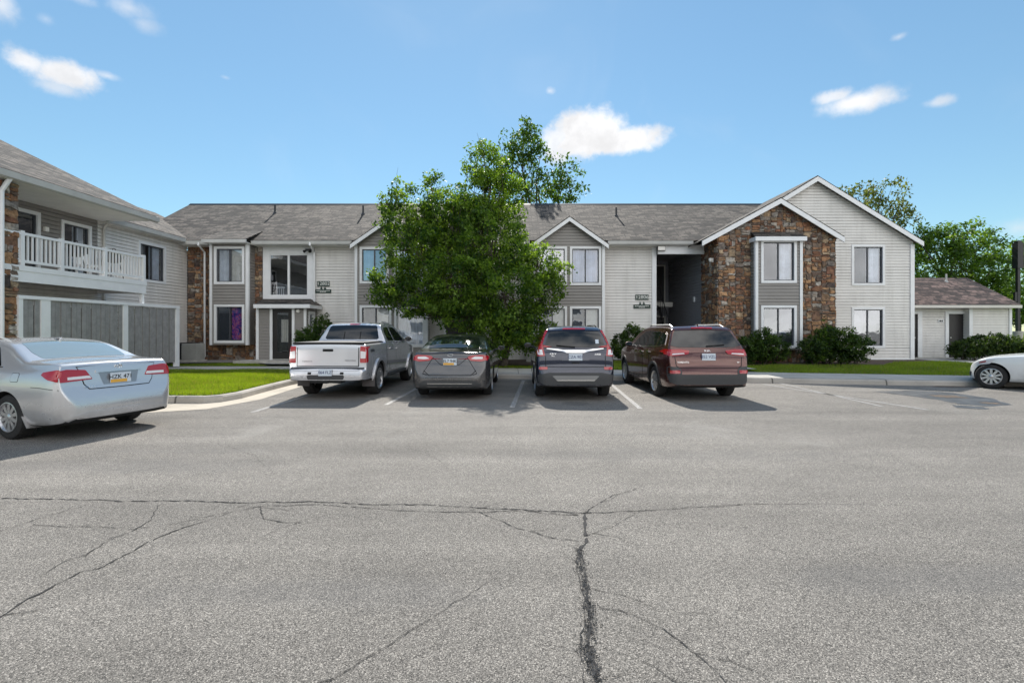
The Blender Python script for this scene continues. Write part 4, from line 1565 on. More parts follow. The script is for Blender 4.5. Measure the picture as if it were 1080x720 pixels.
# ------------------------------------------------------------------ left wing
wing = thing("side_building", "two-storey side wing at the left with balcony, wide eave and stone column", "apartment building", (-14.3, 15, .2))
XW, XB = -14.3, -12.65
fw = Fr((XW, 0, 0), (0, 1, 0), (1, 0, 0))           # a = world y
hd1 = (13.55, 14.93, 3.22, 5.12); hd2 = (15.62, 16.75, 3.22, 5.08)
hw1 = (XW * -FPX / (540 - 145.5), XW * -FPX / (540 - 174.5), 3.44, 5.0)
hw2 = (hw1[0], hw1[1], .95, 2.5)
hp1, hp2 = (13.4, 15.0, .3, 2.42), (15.6, 16.9, .9, 2.40)
b = MB()
siding(b, fw, ZB, 3.0, rect(8, YM), [hw2, hp1, hp2])
siding(b, fw, 3.0, 5.36, rect(17.0, YM), [hw1])
b.build("siding_wall", M["siding"], wing)
b = MB()
siding(b, fw, 3.0, 5.40, rect(8, 17.0), [hd1, hd2])
b.build("balcony_wall", M["taupe"], wing)
window(wing, fw, *hw1, ("none", "curtain"), "dark")
window(wing, fw, *hw2, ("none", "curtain"), "dark")
window(wing, fw, *hd1, ("curtain", "none"), "dark", name="patio_door")
window(wing, fw, *hd2, ("none", "curtain"), "dark", name="balcony_window")
window(wing, fw, *hp1, ("none", "none"), "dark", name="patio_door")
window(wing, fw, *hp2, ("none", "none"), "dark", name="patio_window")
b = MB(); b.box(-22, XW - .6, 8, YM - .4, .1, 5.3); b.build("inner_core", M["void"], wing)
# balcony
b = MB(); b.box(XW + .01, XB - .04, 8, 16.98, 3.02, 3.2); bal = b.build("balcony", M["soffit"], wing)
b = MB()
b.box(XB - .04, XB + .02, 8, 17.02, 2.82, 3.24); b.box(XB + .02, XB + .035, 8, 17.04, 3.10, 3.24)
b.box(XW + .02, XB - .04, 16.98, 17.02, 2.82, 3.24)
b.build("rim_board", M["trim"], bal)
rl = MB()
rl.box(XB - .06, XB + .03, 8, 16.97, 4.03, 4.10); rl.box(XB - .045, XB + .015, 8, 16.97, 3.32, 3.39)
rl.box(XW + .02, XB - .06, 16.90, 16.97, 4.035, 4.095); rl.box(XW + .02, XB - .06, 16.91, 16.96, 3.33, 3.385)
rail = rl.build("railing", M["trim"], bal)
for yy in (12.72, 13.85, 15.33, 16.93):
    b = MB()
    b.box(XB - .065, XB + .035, yy - .05, yy + .05, 3.24, 4.14)
    b.build("railing_post", M["trim"], rail)
b = MB()
yy = 8.0
while yy < 16.9:
    b.box(XB - .032, XB + .006, yy, yy + .035, 3.39, 4.03)
    yy += .125
xx = XW + .1
while xx < XB - .1:
    b.box(xx, xx + .035, 16.915, 16.953, 3.385, 4.035); xx += .125
tag(b.build("baluster", M["trim"], rail), kind="stuff")
b = MB(); b.box(XB - .1, XB - .0, 16.86, 16.96, .2, 2.82); b.build("balcony_post", M["trim"], wing)
# stone column and downspout at its left
fc = Fr((XB, 0, 0), (0, 1, 0), (1, 0, 0))
b = MB(); b.box(XB - .15, XB - .01, 12.24, 12.6, ZB, 5.3); col = b.build("column_core", M["mortar"], wing)
stone_wall("stone_column", wing, [(fc, 12.22, 12.62, ZB, 5.3, []), (FS(12.22), XB - .17, XB + .02, ZB, 5.3, [])], 21)
b = MB(); b.tube([(XB + .28, 12.18, 5.35), (XB + .2, 12.15, 5.2), (XB + .1, 12.12, 5.0), (XB + .1, 12.12, .5), (XB + .28, 12.0, .3)], .055, 8); b.build("downspout", M["trim"], wing)
b = MB(); b.tube([(XW + .28, 17.2, 5.35), (XW + .12, 17.2, 5.2), (XW + .07, 17.2, 5.0), (XW + .07, 17.2, .5)], .045, 8); b.build("downspout", M["cream"], wing)
# roofs
b = MB()
WE, WZ, WP = -12.36, 5.52, .49
ridx = -19.4
zr = WZ + (WE - ridx) * WP
roof_plane(b, [(WE, 4, WZ), (WE, 17.15, WZ), (ridx, 17.15, zr), (ridx, 4, zr)], (0, 0, 0), (0, 1, 0), (-1, 0, WP))
roof_plane(b, [(ridx, 4, zr), (ridx, 17.15, zr), (ridx - 7, 17.15, WZ), (ridx - 7, 4, WZ)], (0, 0, 0), (0, 1, 0), (1, 0, WP))
W2E, W2Z = -13.98, 5.50
r2 = -18.0
roof_plane(b, [(W2E, 17.0, W2Z), (W2E, 21.2, W2Z), (-16.9, 24.9, W2Z + 2.92 * WP), (r2, 24.9, W2Z + (W2E - r2) * WP), (r2, 17.0, W2Z + (W2E - r2) * WP)], (0, 0, 0), (0, 1, 0), (-1, 0, WP))
rf = b.build("roof", M["shingle_wing"] if "shingle_wing" in M else M["shingle"], wing)
sd = rf.modifiers.new("thick", "SOLIDIFY"); sd.thickness = .045; sd.offset = -1
b = MB()
gut = lambda x, y0, y1, z: b.prism([(x, y0, z - .03), (x + .12, y0, z - .05), (x + .10, y0, z - .2), (x, y0, z - .23)], [(x, y1, z - .03), (x + .12, y1, z - .05), (x + .10, y1, z - .2), (x, y1, z - .23)])
gut(WE - .01, 4, 17.16, WZ)
gut(W2E - .01, 17.0, 21.0, W2Z)
b.build("gutter", M["gutter"], wing)
b = MB()
b.box(XW + .01, WE - .02, 4, 17.12, WZ - .18, WZ - .14)
b.box(XW + .01, W2E - .02, 17.12, YM - .4, W2Z - .2, W2Z - .16)
b.build("soffit", M["soffit"], wing)
b = MB()     # gable end of the upper roof
b.prism([(WE + .02, 17.16, WZ - .02), (ridx, 17.16, zr - .04), (ridx, 17.16, zr - .26), (WE + .02, 17.16, WZ - .22)],
        [(WE + .02, 17.2, WZ - .02), (ridx, 17.2, zr - .04), (ridx, 17.2, zr - .26), (WE + .02, 17.2, WZ - .22)])
b.build("rake_board", M["gutter"], wing)
b = MB()
b.box(-26, XW - .02, 17.04, 17.08, 5.3, 5.5)
b.prism([(XW, 17.04, 5.36), (ridx, 17.04, zr - .2), (-24, 17.04, 5.3)], [(XW, 17.1, 5.36), (ridx, 17.1, zr - .2), (-24, 17.1, 5.3)])
b.box(-27, -26.9, 4, 17, .1, 5.4); b.box(-27, XW, 7.95, 8.0, .1, 5.4)
b.build("end_wall", M["siding"], wing)
b = MB(); b.box(XW + .02, XW + .09, 15.02, 15.14, 4.58, 4.72)
y = PX(50, 1) and XW * -FPX / (540 - 50)
tag(b.build("wall_lamp", M["lampglass"]), "small square lamp on the taupe wall above the left balcony", "wall lamp")

# balcony furniture: two dark rounded grills and a white chair behind the railing
def grill(x, y, z, label, s=1.0):
    t = thing("kettle_grill", label, "grill", (x, y, z), 0, "grills on the balcony")
    b = MB(); b.lathe([(0, .78 * s), (.08, .77 * s), (.19 * s, .71 * s), (.25 * s, .62 * s), (.26 * s, .58 * s)], (x, y, z + .25), (0, 0, 1), 18)
    b.tube([(x - .05, y, z + .25 + .78 * s), (x - .04, y, z + .3 + .78 * s), (x + .04, y, z + .3 + .78 * s), (x + .05, y, z + .25 + .78 * s)], .01, 6)
    b.build("lid", M["black"], t, True)
    b = MB(); b.lathe([(.26 * s, .57 * s), (.25 * s, .47 * s), (.16 * s, .36 * s), (0, .33 * s)], (x, y, z + .25), (0, 0, 1), 18); b.build("bowl", M["black"], t, True)
    for k in range(3):
        a = k * 2.09 + .5
        b = MB(); b.tube([(x + math.cos(a) * .14, y + math.sin(a) * .14, z + .25 + .38 * s), (x + math.cos(a) * .27, y + math.sin(a) * .27, z)], .013, 6); b.build("leg", M["dark"], t)


grill(-13.25, 14.98, 3.2, "black kettle grill behind the railing in front of the balcony window", 1.0)
grill(-13.2, 16.35, 3.2, "black rounded grill lid at the far end of the balcony", .98)
t = thing("balcony_chair", "low white chair behind the balcony railing between two grills", "chair", (-13.4, 15.65, 3.2))
b = MB(); b.box(-13.65, -13.2, 15.42, 15.9, 3.58, 3.63); b.build("seat", M["trim"], t)
b = MB(); b.box(-13.68, -13.63, 15.42, 15.9, 3.63, 4.0); b.build("backrest", M["trim"], t)
for (x, y) in ((-13.64, 15.44), (-13.24, 15.44), (-13.64, 15.86), (-13.24, 15.86)):
    b = MB(); b.box(x - .02, x + .02, y - .02, y + .02, 3.2, 3.58); b.build("leg", M["trim"], t)

# ------------------------------------------------------------------ patio fence
fen = thing("patio_fence", "grey vertical board patio fence with white posts and white top rail", "fence", (XB, 15.5, .2))
XF = XB + .02
FZ1 = 2.36
b = MB()
posts = [(12.62, .12), (13.30, .27), (16.05, .2), (18.55, .18)]
for (yy, wv) in posts:
    b = MB(); b.box(XF - .06, XF + .06, yy - wv / 2, yy + wv / 2, .2, FZ1 + .02); b.build("post", M["trim"], fen)
b = MB(); b.box(XF - .07, XF + .075, 12.55, 18.64, FZ1 + .021, FZ1 + .11); b.box(XW + .05, XF - .07, 18.5, 18.62, FZ1 + .021, FZ1 + .11); b.build("top_rail", M["trim"], fen)
r = random.Random(4)
for i in range(3):
    y0 = posts[i][0] + posts[i][1] / 2; y1 = posts[i + 1][0] - posts[i + 1][1] / 2
    b = MB()
    n = max(2, round((y1 - y0) / .17)); wv = (y1 - y0) / n
    for k in range(n):
        d = .006 if k % 2 else .022
        b.box(XF - .012 + d, XF + .012 + d, y0 + k * wv + .012, y0 + (k + 1) * wv - .012, .38 + r.uniform(0, .01), FZ1)
    b.build("board_panel", M["fencegrey"], fen)
b = MB()
for k in range(11):
    x = XW + .1 + k * .14
    b.box(x, x + .132, 18.53, 18.56, .38, FZ1)
b.build("board_panel", M["fencegrey"], fen)

# ------------------------------------------------------------------ low storage building at the right
YG = 23.0
RG = .28
gb = thing("storage_building", "low storage building with reddish hipped roof and two dark doors", "outbuilding", (21, YG, .25))
fg = FS(YG)
gz = PZ(325, YG)
gx0, gx1 = XR + .05, PX(1066, YG)
rcx = PX(1022, YG)
rzz0 = gz + 2.25 * .565
b = MB()
fi = FS(YG + RG)
siding(b, fi, ZB, gz, rect(gx0, rcx), [(PX(1000, YG + RG), PX(1019, YG + RG), 0, PZ(331, YG + RG)), (gx0, PX(967.5, YG + RG), 0, PZ(331, YG + RG))])
siding(b, fg, ZB, gz, rect(rcx, gx1))
siding(b, Fr((rcx, YG, 0), (0, 1, 0), (-1, 0, 0)), ZB, gz, rect(0, RG))
siding(b, Fr((gx1, YG, 0), (0, 1, 0), (1, 0, 0)), ZB, rzz0, lambda z: (0 if z < gz else (z - gz) / .565, 4.6 if z < gz else 4.6 - (z - gz) / .565))
b.build("siding_wall", M["siding"], gb)
b = MB()
fbox(b, fg, rcx - .02, rcx + .14, ZB, gz, .016, .045); b.build("corner_trim", M["trim"], gb); b = MB(); fbox(b, fg, gx1 - .1, gx1 + .02, ZB, gz, .016, .045); b.build("corner_trim", M["trim"], gb); b = MB()
for (a0, a1) in ((967.5, 972), (996.5, 1000), (1019, 1023)):
    fbox(b, fi, PX(a0, YG + RG), PX(a1, YG + RG), ZB, PZ(328, YG + RG), .016, .045)
fbox(b, fi, PX(1000, YG + RG), PX(1019, YG + RG), PZ(331, YG + RG), PZ(328, YG + RG), .0, .045)
fbox(b, fi, gx0, PX(967.5, YG + RG), PZ(331, YG + RG), PZ(328, YG + RG), .0, .045)
b.build("door_trim", M["trim"], gb)
for (a0, a1) in ((1000, 1019), (962, 967.5)):
    b = MB(); fbox(b, fi, PX(a0, YG + RG), PX(a1, YG + RG), .27, PZ(331, YG + RG), -.05, -.01)
    d_ = b.build("door", M["door"], gb)
    b = MB(); b.lathe([(0, .05), (.03, .045), (.032, .02), (.012, 0), (.012, -.02)], fi.p(PX(a0 + 2, YG + RG), 1.2, .01), (0, -1, 0), 10); b.build("handle", M["gutter"], d_)
b = MB()
e0, ez = YG - .35, PZ(321, YG - .35)
rp = .565
ry = e0 + 2.65; rzz = ez + 2.65 * rp
ex1 = gx1 + .12
front_roof(b, [(gx0 - .03, e0, ez), (ex1, e0, ez), (ex1, ry, rzz), (gx0 - .03, ry, rzz)], rp)
front_roof(b, [(gx0 - .03, ry, rzz), (ex1, ry, rzz), (ex1, e0 + 5.3, ez), (gx0 - .03, e0 + 5.3, ez)], -rp)
grf = b.build("roof", M["shingle_red"], gb)
sd = grf.modifiers.new("thick", "SOLIDIFY"); sd.thickness = .04; sd.offset = -1
b = MB(); b.lathe([(.1, -.06), (.05, .05), (.04, .06), (.04, .38), (.02, .38)], (PX(998, 24.9), 24.9, ez + 2.25 * rp), (0, 0, 1), 10); b.build("vent_pipe", M["gutter"], grf)
b = MB(); b.box(gx0, ex1 + .02, e0 - .04, e0 - .002, ez - .16, ez - .03); b.prism([(ex1, e0, ez - .05), (ex1, ry, rzz - .05), (ex1, ry, rzz - .22), (ex1, e0, ez - .18)], [(ex1 + .03, e0, ez - .05), (ex1 + .03, ry, rzz - .05), (ex1 + .03, ry, rzz - .22), (ex1 + .03, e0, ez - .18)]); b.build("fascia", M["cream"], gb)
b = MB(); b.box(gx0, ex1, e0, YG + 1, ez - .13, ez - .1); b.build("soffit", M["soffit"], gb)
b = MB(); b.box(gx0, gx1 - .02, YG + 4.5, YG + 4.6, .1, gz); b.box(gx0, gx1 - .1, YG + 1.3, YG + 1.4, .1, gz); b.build("rear_wall", M["void"], gb)
b = MB(); fbox(b, fi, PX(989, YG + RG), PX(994.5, YG + RG), PZ(340, YG + RG), PZ(337, YG + RG), .016, .04)
o = b.build("number_plate", M["trim"]); tag(o, "tiny pale plate on the wall left of the dark storage door", "sign")
b = MB(); fbox(b, fi, PX(990, YG + RG), PX(991.8, YG + RG), PZ(339.4, YG + RG), PZ(337.6, YG + RG), .041, .043); fbox(b, fi, PX(992.2, YG + RG), PX(993.6, YG + RG), PZ(339.4, YG + RG), PZ(337.6, YG + RG), .041, .043)
b.build("lettering", M["dark"], o)

# ------------------------------------------------------------------ lamp post at the right edge
YLP = 29.0
lx = PX(1073.5, YLP); lz = ground_z(lx, YLP)
lp = thing("street_lamp", "tall dark area light pole with box head on a concrete base", "street lamp", (lx, YLP, lz))
b = MB(); b.lathe([(0, .42), (.2, .42), (.22, .38), (.22, -.3)], (lx, YLP, lz), (0, 0, 1), 18); b.build("base", M["concrete_base"], lp)
b = MB(); b.box(lx - .075, lx + .075, YLP - .075, YLP + .075, lz + .42, PZ(283, YLP)); b.build("pole", M["dark"], lp)
b = MB(); b.box(lx - .17, lx + .17, YLP - .17, YLP + .17, PZ(283, YLP), PZ(256, YLP)); b.box(lx - .12, lx + .12, YLP - .12, YLP + .12, PZ(256, YLP), PZ(254, YLP))
b.build("lamp_head", M["lamphead"] if "lamphead" in M else M["dark"], lp)
b = MB(); b.box(lx - .22, lx - .075, YLP - .06, YLP + .06, PZ(318, YLP), PZ(308, YLP)); b.build("control_box", M["dark"], lp)

# ------------------------------------------------------------------ the building across the car park, seen only in the glass
ob = thing("apartment_building", "pale two-storey apartment block across the car park, seen mirrored in window glass", "apartment building", (0, -26, 0))
fo = Fr((0, -26, 0), (-1, 0, 0), (0, 1, 0))
ow = []
for k in range(-6, 7):
    for z in (1.1, 3.7):
        ow.append((k * 4.4 - .8, k * 4.4 + .8, z, z + 1.5))
b = MB(); siding(b, fo, 0, 5.3, rect(-29, 29), ow, course=.254); b.build("siding_wall", M["siding"], ob)
b = MB()
roof_plane(b, [(29.4, -25.5, 5.35), (-29.4, -25.5, 5.35), (-29.4, -30.5, 8.4), (29.4, -30.5, 8.4)], (0, 0, 0), (1, 0, 0), (0, -1, .6))
roof_plane(b, [(-29.4, -35.5, 5.35), (29.4, -35.5, 5.35), (29.4, -30.5, 8.4), (-29.4, -30.5, 8.4)], (0, 0, 0), (1, 0, 0), (0, 1, .6))
b.build("roof", M["shingle"], ob)
for (a0, a1, z0, z1) in ow:
    b = MB()
    for q in ((a0 - .1, a1 + .1, z1, z1 + .1), (a0 - .1, a1 + .1, z0 - .1, z0), (a0 - .1, a0, z0, z1), (a1, a1 + .1, z0, z1)):
        fbox(b, fo, *q, 0, .04)
    wd = b.build("window", M["trim"], ob)
    b = MB(); b.face([fo.p(a0, z0, -.05), fo.p(a1, z0, -.05), fo.p(a1, z1, -.05), fo.p(a0, z1, -.05)]); b.build("pane", V_dark if False else M["sashdark"], wd)

# ------------------------------------------------------------------ plants
def leaf_mesh(name, clumps, per, size, cols, seed, flat=.25, aspect=.5):
    """clumps: rows (x, y, z, radius, tone 0..1). A leaf is a folded diamond."""
    r = np.random.RandomState(seed)
    C = np.array(clumps)
    n = len(C) * per
    ci = np.repeat(np.arange(len(C)), per)
    d = r.normal(0, 1, (n, 3)); d /= np.linalg.norm(d, axis=1)[:, None]
    rad = r.uniform(.15, 1, n) ** .6
    p = C[ci, :3] + d * rad[:, None] * C[ci, 3][:, None] * np.array([1, 1, .7])
    a = r.normal(0, 1, (n, 3)); a[:, 2] -= .35; a /= np.linalg.norm(a, axis=1)[:, None]      # leaf axis, drooping
    up = r.normal(0, .55, (n, 3)) + np.array([0, 0, 1.0]); 
    sd = np.cross(a, up); sd /= np.linalg.norm(sd, axis=1)[:, None] + 1e-6
    nn = np.cross(sd, a)
    L = size * r.uniform(.6, 1.35, n)[:, None]
    v = np.zeros((n, 4, 3))
    v[:, 0] = p; v[:, 1] = p + a * L * .5 + sd * L * aspect * .5 + nn * L * .08
    v[:, 2] = p + a * L; v[:, 3] = p + a * L * .5 - sd * L * aspect * .5 + nn * L * .08
    t = np.clip(C[ci, 4] + r.normal(0, .18, n), 0, 1)[:, None]
    c = np.array(cols[0]) * (1 - t) + np.array(cols[1]) * t
    k = r.uniform(.8, 1.2, n)[:, None]
    me = raw_mesh(name, v.reshape(-1, 3), np.arange(4 * n).reshape(n, 4), np.repeat(c * k, 4, axis=0))
    me.materials.append(M["leaf"])
    return me


def bend(r, p, q, n=6, wob=.15):
    p, q = Vector(p), Vector(q)
    L = (q - p).length
    out = [p]
    off = Vector((0, 0, 0))
    for i in range(1, n):
        t = i / n
        off = off * .6 + Vector((r.uniform(-1, 1), r.uniform(-1, 1), r.uniform(-.5, .5))) * wob * L / n
        out.append(p.lerp(q, t) + off + Vector((0, 0, -.06 * L * math.sin(math.pi * t))))
    out.append(q)
    return out


def tree(name, label, cat, base, trunk_h, trunk_r, lobes, per, leaf, cols, seed, dens=1.0, clump=(.22, .45), forks=(0,), group=None, bare=0):
    """lobes: (x, y, z, rx, ry, rz) in world metres"""
    r = random.Random(seed)
    t = thing(name, label, cat, base, 0, group)
    B = Vector(base)
    w = MB()
    fork = [B + Vector((f, 0, 0)) for f in forks]
    tops = []
    for f in fork:
        top = f + Vector((f.x - B.x, 0, trunk_h)) * 1.0
        w.tube(bend(r, f - Vector((0, 0, .1)), top, 5, .1), [trunk_r * k for k in (1.35, 1.0, .92, .88, .82, .78)], 9)
        tops.append((f, top))
    clumps = []
    for (x, y, z, rx, ry, rz) in lobes:
        c = Vector((x, y, z))
        f, top = min(tops, key=lambda q: abs(q[1].x - x))
        s = f.lerp(top, r.uniform(.55, 1.0))
        br = bend(r, s, c, 7, .35)
        rr = trunk_r * .55 * min(1, .35 + (rx + rz) / 4)
        w.tube(br, [rr * (1 - .11 * k) for k in range(8)], 7)
        k = max(4, int(dens * 16 * (rx * ry + rx * rz + ry * rz) / 1.0))
        for i in range(k):
            d = Vector((r.gauss(0, 1), r.gauss(0, 1), r.gauss(0, 1))).normalized()
            u = r.uniform(.25, 1.05) ** .5
            q = c + Vector((d.x * rx, d.y * ry, d.z * rz)) * u
            cr = r.uniform(*clump)
            clumps.append((q.x, q.y, q.z, cr, r.random() ** 1.3))
            if i % 5 == 0:
                m0 = br[r.randint(3, 7)]
                w.tube(bend(r, m0, q, 4, .4), [.02, .016, .012, .009, .005], 4, cap=False)
        for i in range(bare):
            d = Vector((r.gauss(0, .5), r.gauss(0, .5), abs(r.gauss(0, 1)))).normalized()
            w.tube(bend(r, c, c + Vector((d.x * rx, d.y * ry, d.z * rz)) * r.uniform(1.1, 1.35), 5, .35), [.02, .016, .012, .008, .005, .003], 4, cap=False)
    w.build("trunk", M["bark"], t, True)
    me = leaf_mesh("crown", clumps, per, leaf, cols, seed)
    link("crown", me, t)
    return t, len(clumps) * per


GREEN = ((.024, .066, .012), (.19, .30, .045))
YT = 18.6


def lobe(px, py, rpx, rpy, Y, dy=0.0, ry=None):
    Yd = Y + dy
    k = Yd / FPX
    return (PX(px, Yd), Yd, PZ(py, Yd), rpx * k, (ry if ry else rpx * k * .9), rpy * k)


L_MAIN = [lobe(511, 174, 20, 29, YT), lobe(468, 224, 22, 22, YT, .3), lobe(490, 226, 22, 20, YT, -.2), lobe(448, 232, 18, 18, YT, .2), lobe(511, 208, 32, 32, YT, .3), lobe(528, 215, 28, 36, YT, .4), lobe(478, 235, 34, 34, YT, -.5), lobe(515, 255, 40, 40, YT, -.7),
          lobe(418, 208, 17, 24, YT, .2), lobe(424, 240, 26, 24, YT, 0), lobe(438, 262, 34, 28, YT, -.6), lobe(414, 292, 26, 22, YT, -.3), lobe(440, 312, 38, 26, YT, -.6),
          lobe(405, 310, 18, 14, YT, .2), lobe(480, 300, 44, 38, YT, -1.1), lobe(530, 310, 44, 40, YT, -1.0), lobe(568, 282, 26, 26, YT, -.2), lobe(575, 308, 22, 22, YT, 0),
          lobe(548, 342, 36, 26, YT, -.3), lobe(560, 350, 26, 22, YT, .2), lobe(500, 335, 40, 22, YT, -.7), lobe(450, 250, 26, 20, YT, .9), lobe(540, 270, 30, 26, YT, .9),
          lobe(480, 270, 40, 40, YT, .9), lobe(455, 200, 12, 20, YT, .4), lobe(528, 360, 26, 16, YT, -.2), lobe(590, 288, 12, 14, YT, .2), lobe(472, 322, 30, 18, YT, .6)]
t_, n_ = tree("broadleaf_tree", "full leafy green tree behind the dark grey sedan hiding the middle of the facade", "tree", (PX(522, YT), YT, .2), 2.2, .13,
              L_MAIN, 42, .125, GREEN, 5, 1.5, (.16, .38), (-.35, 0, .3), bare=1)
print("main tree leaves", n_)
YR = 33
L_BACK = [lobe(552, 150, 20, 20, YR), lobe(556, 140, 14, 14, YR, .5), lobe(570, 165, 17, 14, YR), lobe(545, 178, 22, 18, YR), lobe(566, 195, 24, 16, YR, -.5), lobe(598, 182, 15, 15, YR), lobe(592, 202, 24, 12, YR),
          lobe(606, 205, 10, 8, YR), lobe(530, 165, 14, 18, YR), lobe(528, 195, 18, 18, YR), lobe(560, 225, 36, 18, YR)]
tree("broadleaf_tree", "tall dark tree rising behind the main roof ridge", "tree", (PX(560, YR), YR, .25), 5.5, .22, L_BACK, 30, .24, ((.03, .07, .016), (.10, .18, .03)), 8, .36, (.3, .6))
YQ = 33
L_R1 = [lobe(905, 208, 22, 12, YQ), lobe(930, 202, 24, 10, YQ), lobe(948, 218, 16, 12, YQ), lobe(925, 222, 28, 14, YQ, .8), lobe(958, 232, 10, 10, YQ), lobe(890, 205, 8, 8, YQ), lobe(915, 245, 34, 20, YQ)]
tree("broadleaf_tree", "sparse olive tree showing over the right gable rake", "tree", (PX(925, YQ), YQ, .3), 6.0, .2, L_R1, 24, .22, ((.04, .065, .018), (.14, .16, .05)), 12, .32, (.3, .55))
YQ2 = 31
L_R2 = [lobe(1005, 252, 34, 18, YQ2), lobe(985, 262, 24, 22, YQ2), lobe(1030, 262, 28, 20, YQ2, .5), lobe(1008, 282, 40, 24, YQ2), lobe(1045, 285, 22, 18, YQ2), lobe(975, 290, 22, 22, YQ2),
        lobe(1055, 305, 22, 18, YQ2), lobe(1030, 310, 30, 20, YQ2), lobe(990, 305, 30, 18, YQ2, 1.5), lobe(970, 250, 12, 12, YQ2)]
tree("broadleaf_tree", "broad bright green tree behind the storage building roof", "tree", (PX(1015, YQ2), YQ2, .5), 3.2, .24, L_R2, 30, .22, ((.035, .08, .015), (.12, .21, .04)), 14, .5, (.3, .6))
YQ3 = 38
L_R3 = [lobe(1085, 290, 34, 30, YQ3), lobe(1110, 270, 36, 32, YQ3), lobe(1072, 318, 20, 16, YQ3), lobe(1100, 318, 36, 18, YQ3), lobe(1140, 300, 36, 36, YQ3)]
tree("broadleaf_tree", "bright green tree at the right edge behind the light pole", "tree", (PX(1100, YQ3), YQ3, 1.0), 3.0, .2, L_R3, 28, .26, ((.04, .09, .015), (.13, .22, .04)), 17, .4, (.35, .65))


YQ4 = 44
tree("broadleaf_tree", "low leafy tree filling the gap under the light pole's control box", "tree", (PX(1075, YQ4), YQ4, 1.0), 1.6, .15,
     [lobe(1062, 330, 20, 14, YQ4), lobe(1082, 326, 26, 18, YQ4), lobe(1112, 328, 30, 18, YQ4), lobe(1050, 336, 14, 9, YQ4), lobe(1140, 326, 30, 20, YQ4)], 26, .26, ((.04, .085, .015), (.12, .2, .04)), 19, .4, (.35, .6))


def shrub(label, px0, px1, py0, py1, Y, seed, cols=((.022, .050, .014), (.085, .145, .03)), per=30, leaf=.085, group="shrubs along the facade", name="shrub", dens=1.0, tuft=1.0):
    r = random.Random(seed)
    x0, x1 = PX(px0, Y) + .10, PX(px1, Y) - .10
    z0, z1 = ground_z((x0 + x1) / 2, Y), PZ(py0, Y)
    wd, h = x1 - x0, z1 - z0
    t = thing(name, label, "shrub", ((x0 + x1) / 2, Y, z0), 0, group)
    lobes = []
    n = max(3, int(wd / .45))
    for i in range(n):
        f = (i + .5) / n
        hh = h * (.62 + .38 * math.sin(math.pi * f)) * r.uniform(.88, 1.06)
        lobes.append((x0 + wd * f, Y + r.uniform(-.15, .15), z0 + hh * .55, wd / n * .95, .7 * min(1, wd / 1.4), hh * .5))
    w = MB(); clumps = []
    for (x, y, z, rx, ry, rz) in lobes:
        for k in range(3):
            w.tube(bend(r, (x + r.uniform(-.05, .05), y, z0 - .05), (x + r.uniform(-.6, .6) * rx, y + r.uniform(-.5, .5) * ry, z + rz * .6), 4, .3), [.02, .016, .012, .008, .005], 5, cap=False)
        k = int(dens * 110 * (rx * ry + rx * rz + ry * rz) + 10)
        for i in range(k):
            d = Vector((r.gauss(0, 1), r.gauss(0, 1), r.gauss(0, 1))).normalized()
            u = r.uniform(.35, 1.05) ** .5 * tuft
            q = Vector((x + d.x * rx * u, y + d.y * ry * u, max(z0 + .05, z + d.z * rz * u)))
            clumps.append((q.x, q.y, q.z, r.uniform(.07, .16), r.random() ** 1.5))
    w.build("stem", M["bark"], t)
    link("foliage", leaf_mesh("foliage", clumps, per, leaf, cols, seed), t)


shrub("dark bushy shrub between the porch and the pickup cab", 316, 366, 331, 376, 20.1, 31)
shrub("dark shrub below the 12806 sign left of the stairwell", 648, 686, 340, 376, 20.3, 32)
shrub("wide dark shrub right of the maroon SUV against the stone wall", 780, 828, 349, 383, 18.9, 33)
shrub("largest dark shrub covering the corner of the stone and siding gables", 849, 912, 346, 384, 18.7, 34)
shrub("low spreading evergreen shrub behind the white sedan", 1010, 1085, 352, 378, 21.2, 35, ((.02, .045, .012), (.07, .11, .025)))
for i, (px, Y, h) in enumerate(((890, 19.4, 334), (872, 19.3, 340))):
    pass
shrub("tall thin sprig standing up from the largest shrub's left half", 862, 880, 336, 372, 19.3, 37, per=10, dens=.6, name="sapling")
r = random.Random(3)
shrub("small ivy-like plant hanging over the top of the grey fence", 121, 147, 312, 322, 17.6, 41, ((.03, .06, .015), (.12, .17, .05)), per=8, leaf=.07, dens=.6, name="potted_plant", group=None)

# a weed growing in the gutter joint
wx = G(279, 405.5)
r = random.Random(9)
cl = [(wx.x + r.gauss(0, .05), wx.y + r.gauss(0, .07), .05 + r.random() * .1, .06, r.random()) for _ in range(14)]
tw = thing("weed", "small weed tuft growing in the gutter joint by the lawn kerb", "weed", (wx.x, wx.y, 0))
link("foliage", leaf_mesh("foliage", cl, 14, .07, GREEN, 77), tw)

# ------------------------------------------------------------------ vehicles
def mono(keys):
    """monotone cubic through (x, y) keys"""
    X = np.array([k[0] for k in keys], float); Y = np.array([k[1] for k in keys], float)
    h = np.diff(X); dl = np.diff(Y) / h
    m = np.zeros(len(X)); m[0], m[-1] = dl[0], dl[-1]
    for i in range(1, len(X) - 1):
        m[i] = 0 if dl[i - 1] * dl[i] <= 0 else 2 * dl[i - 1] * dl[i] / (dl[i - 1] + dl[i])

    def f(x):
        x = min(max(x, X[0]), X[-1]); i = min(max(np.searchsorted(X, x) - 1, 0), len(X) - 2)
        t = (x - X[i]) / h[i]
        return float(Y[i] * (1 + 2 * t) * (1 - t) ** 2 + m[i] * h[i] * t * (1 - t) ** 2 + Y[i + 1] * t * t * (3 - 2 * t) + m[i + 1] * h[i] * t * t * (t - 1))
    return f


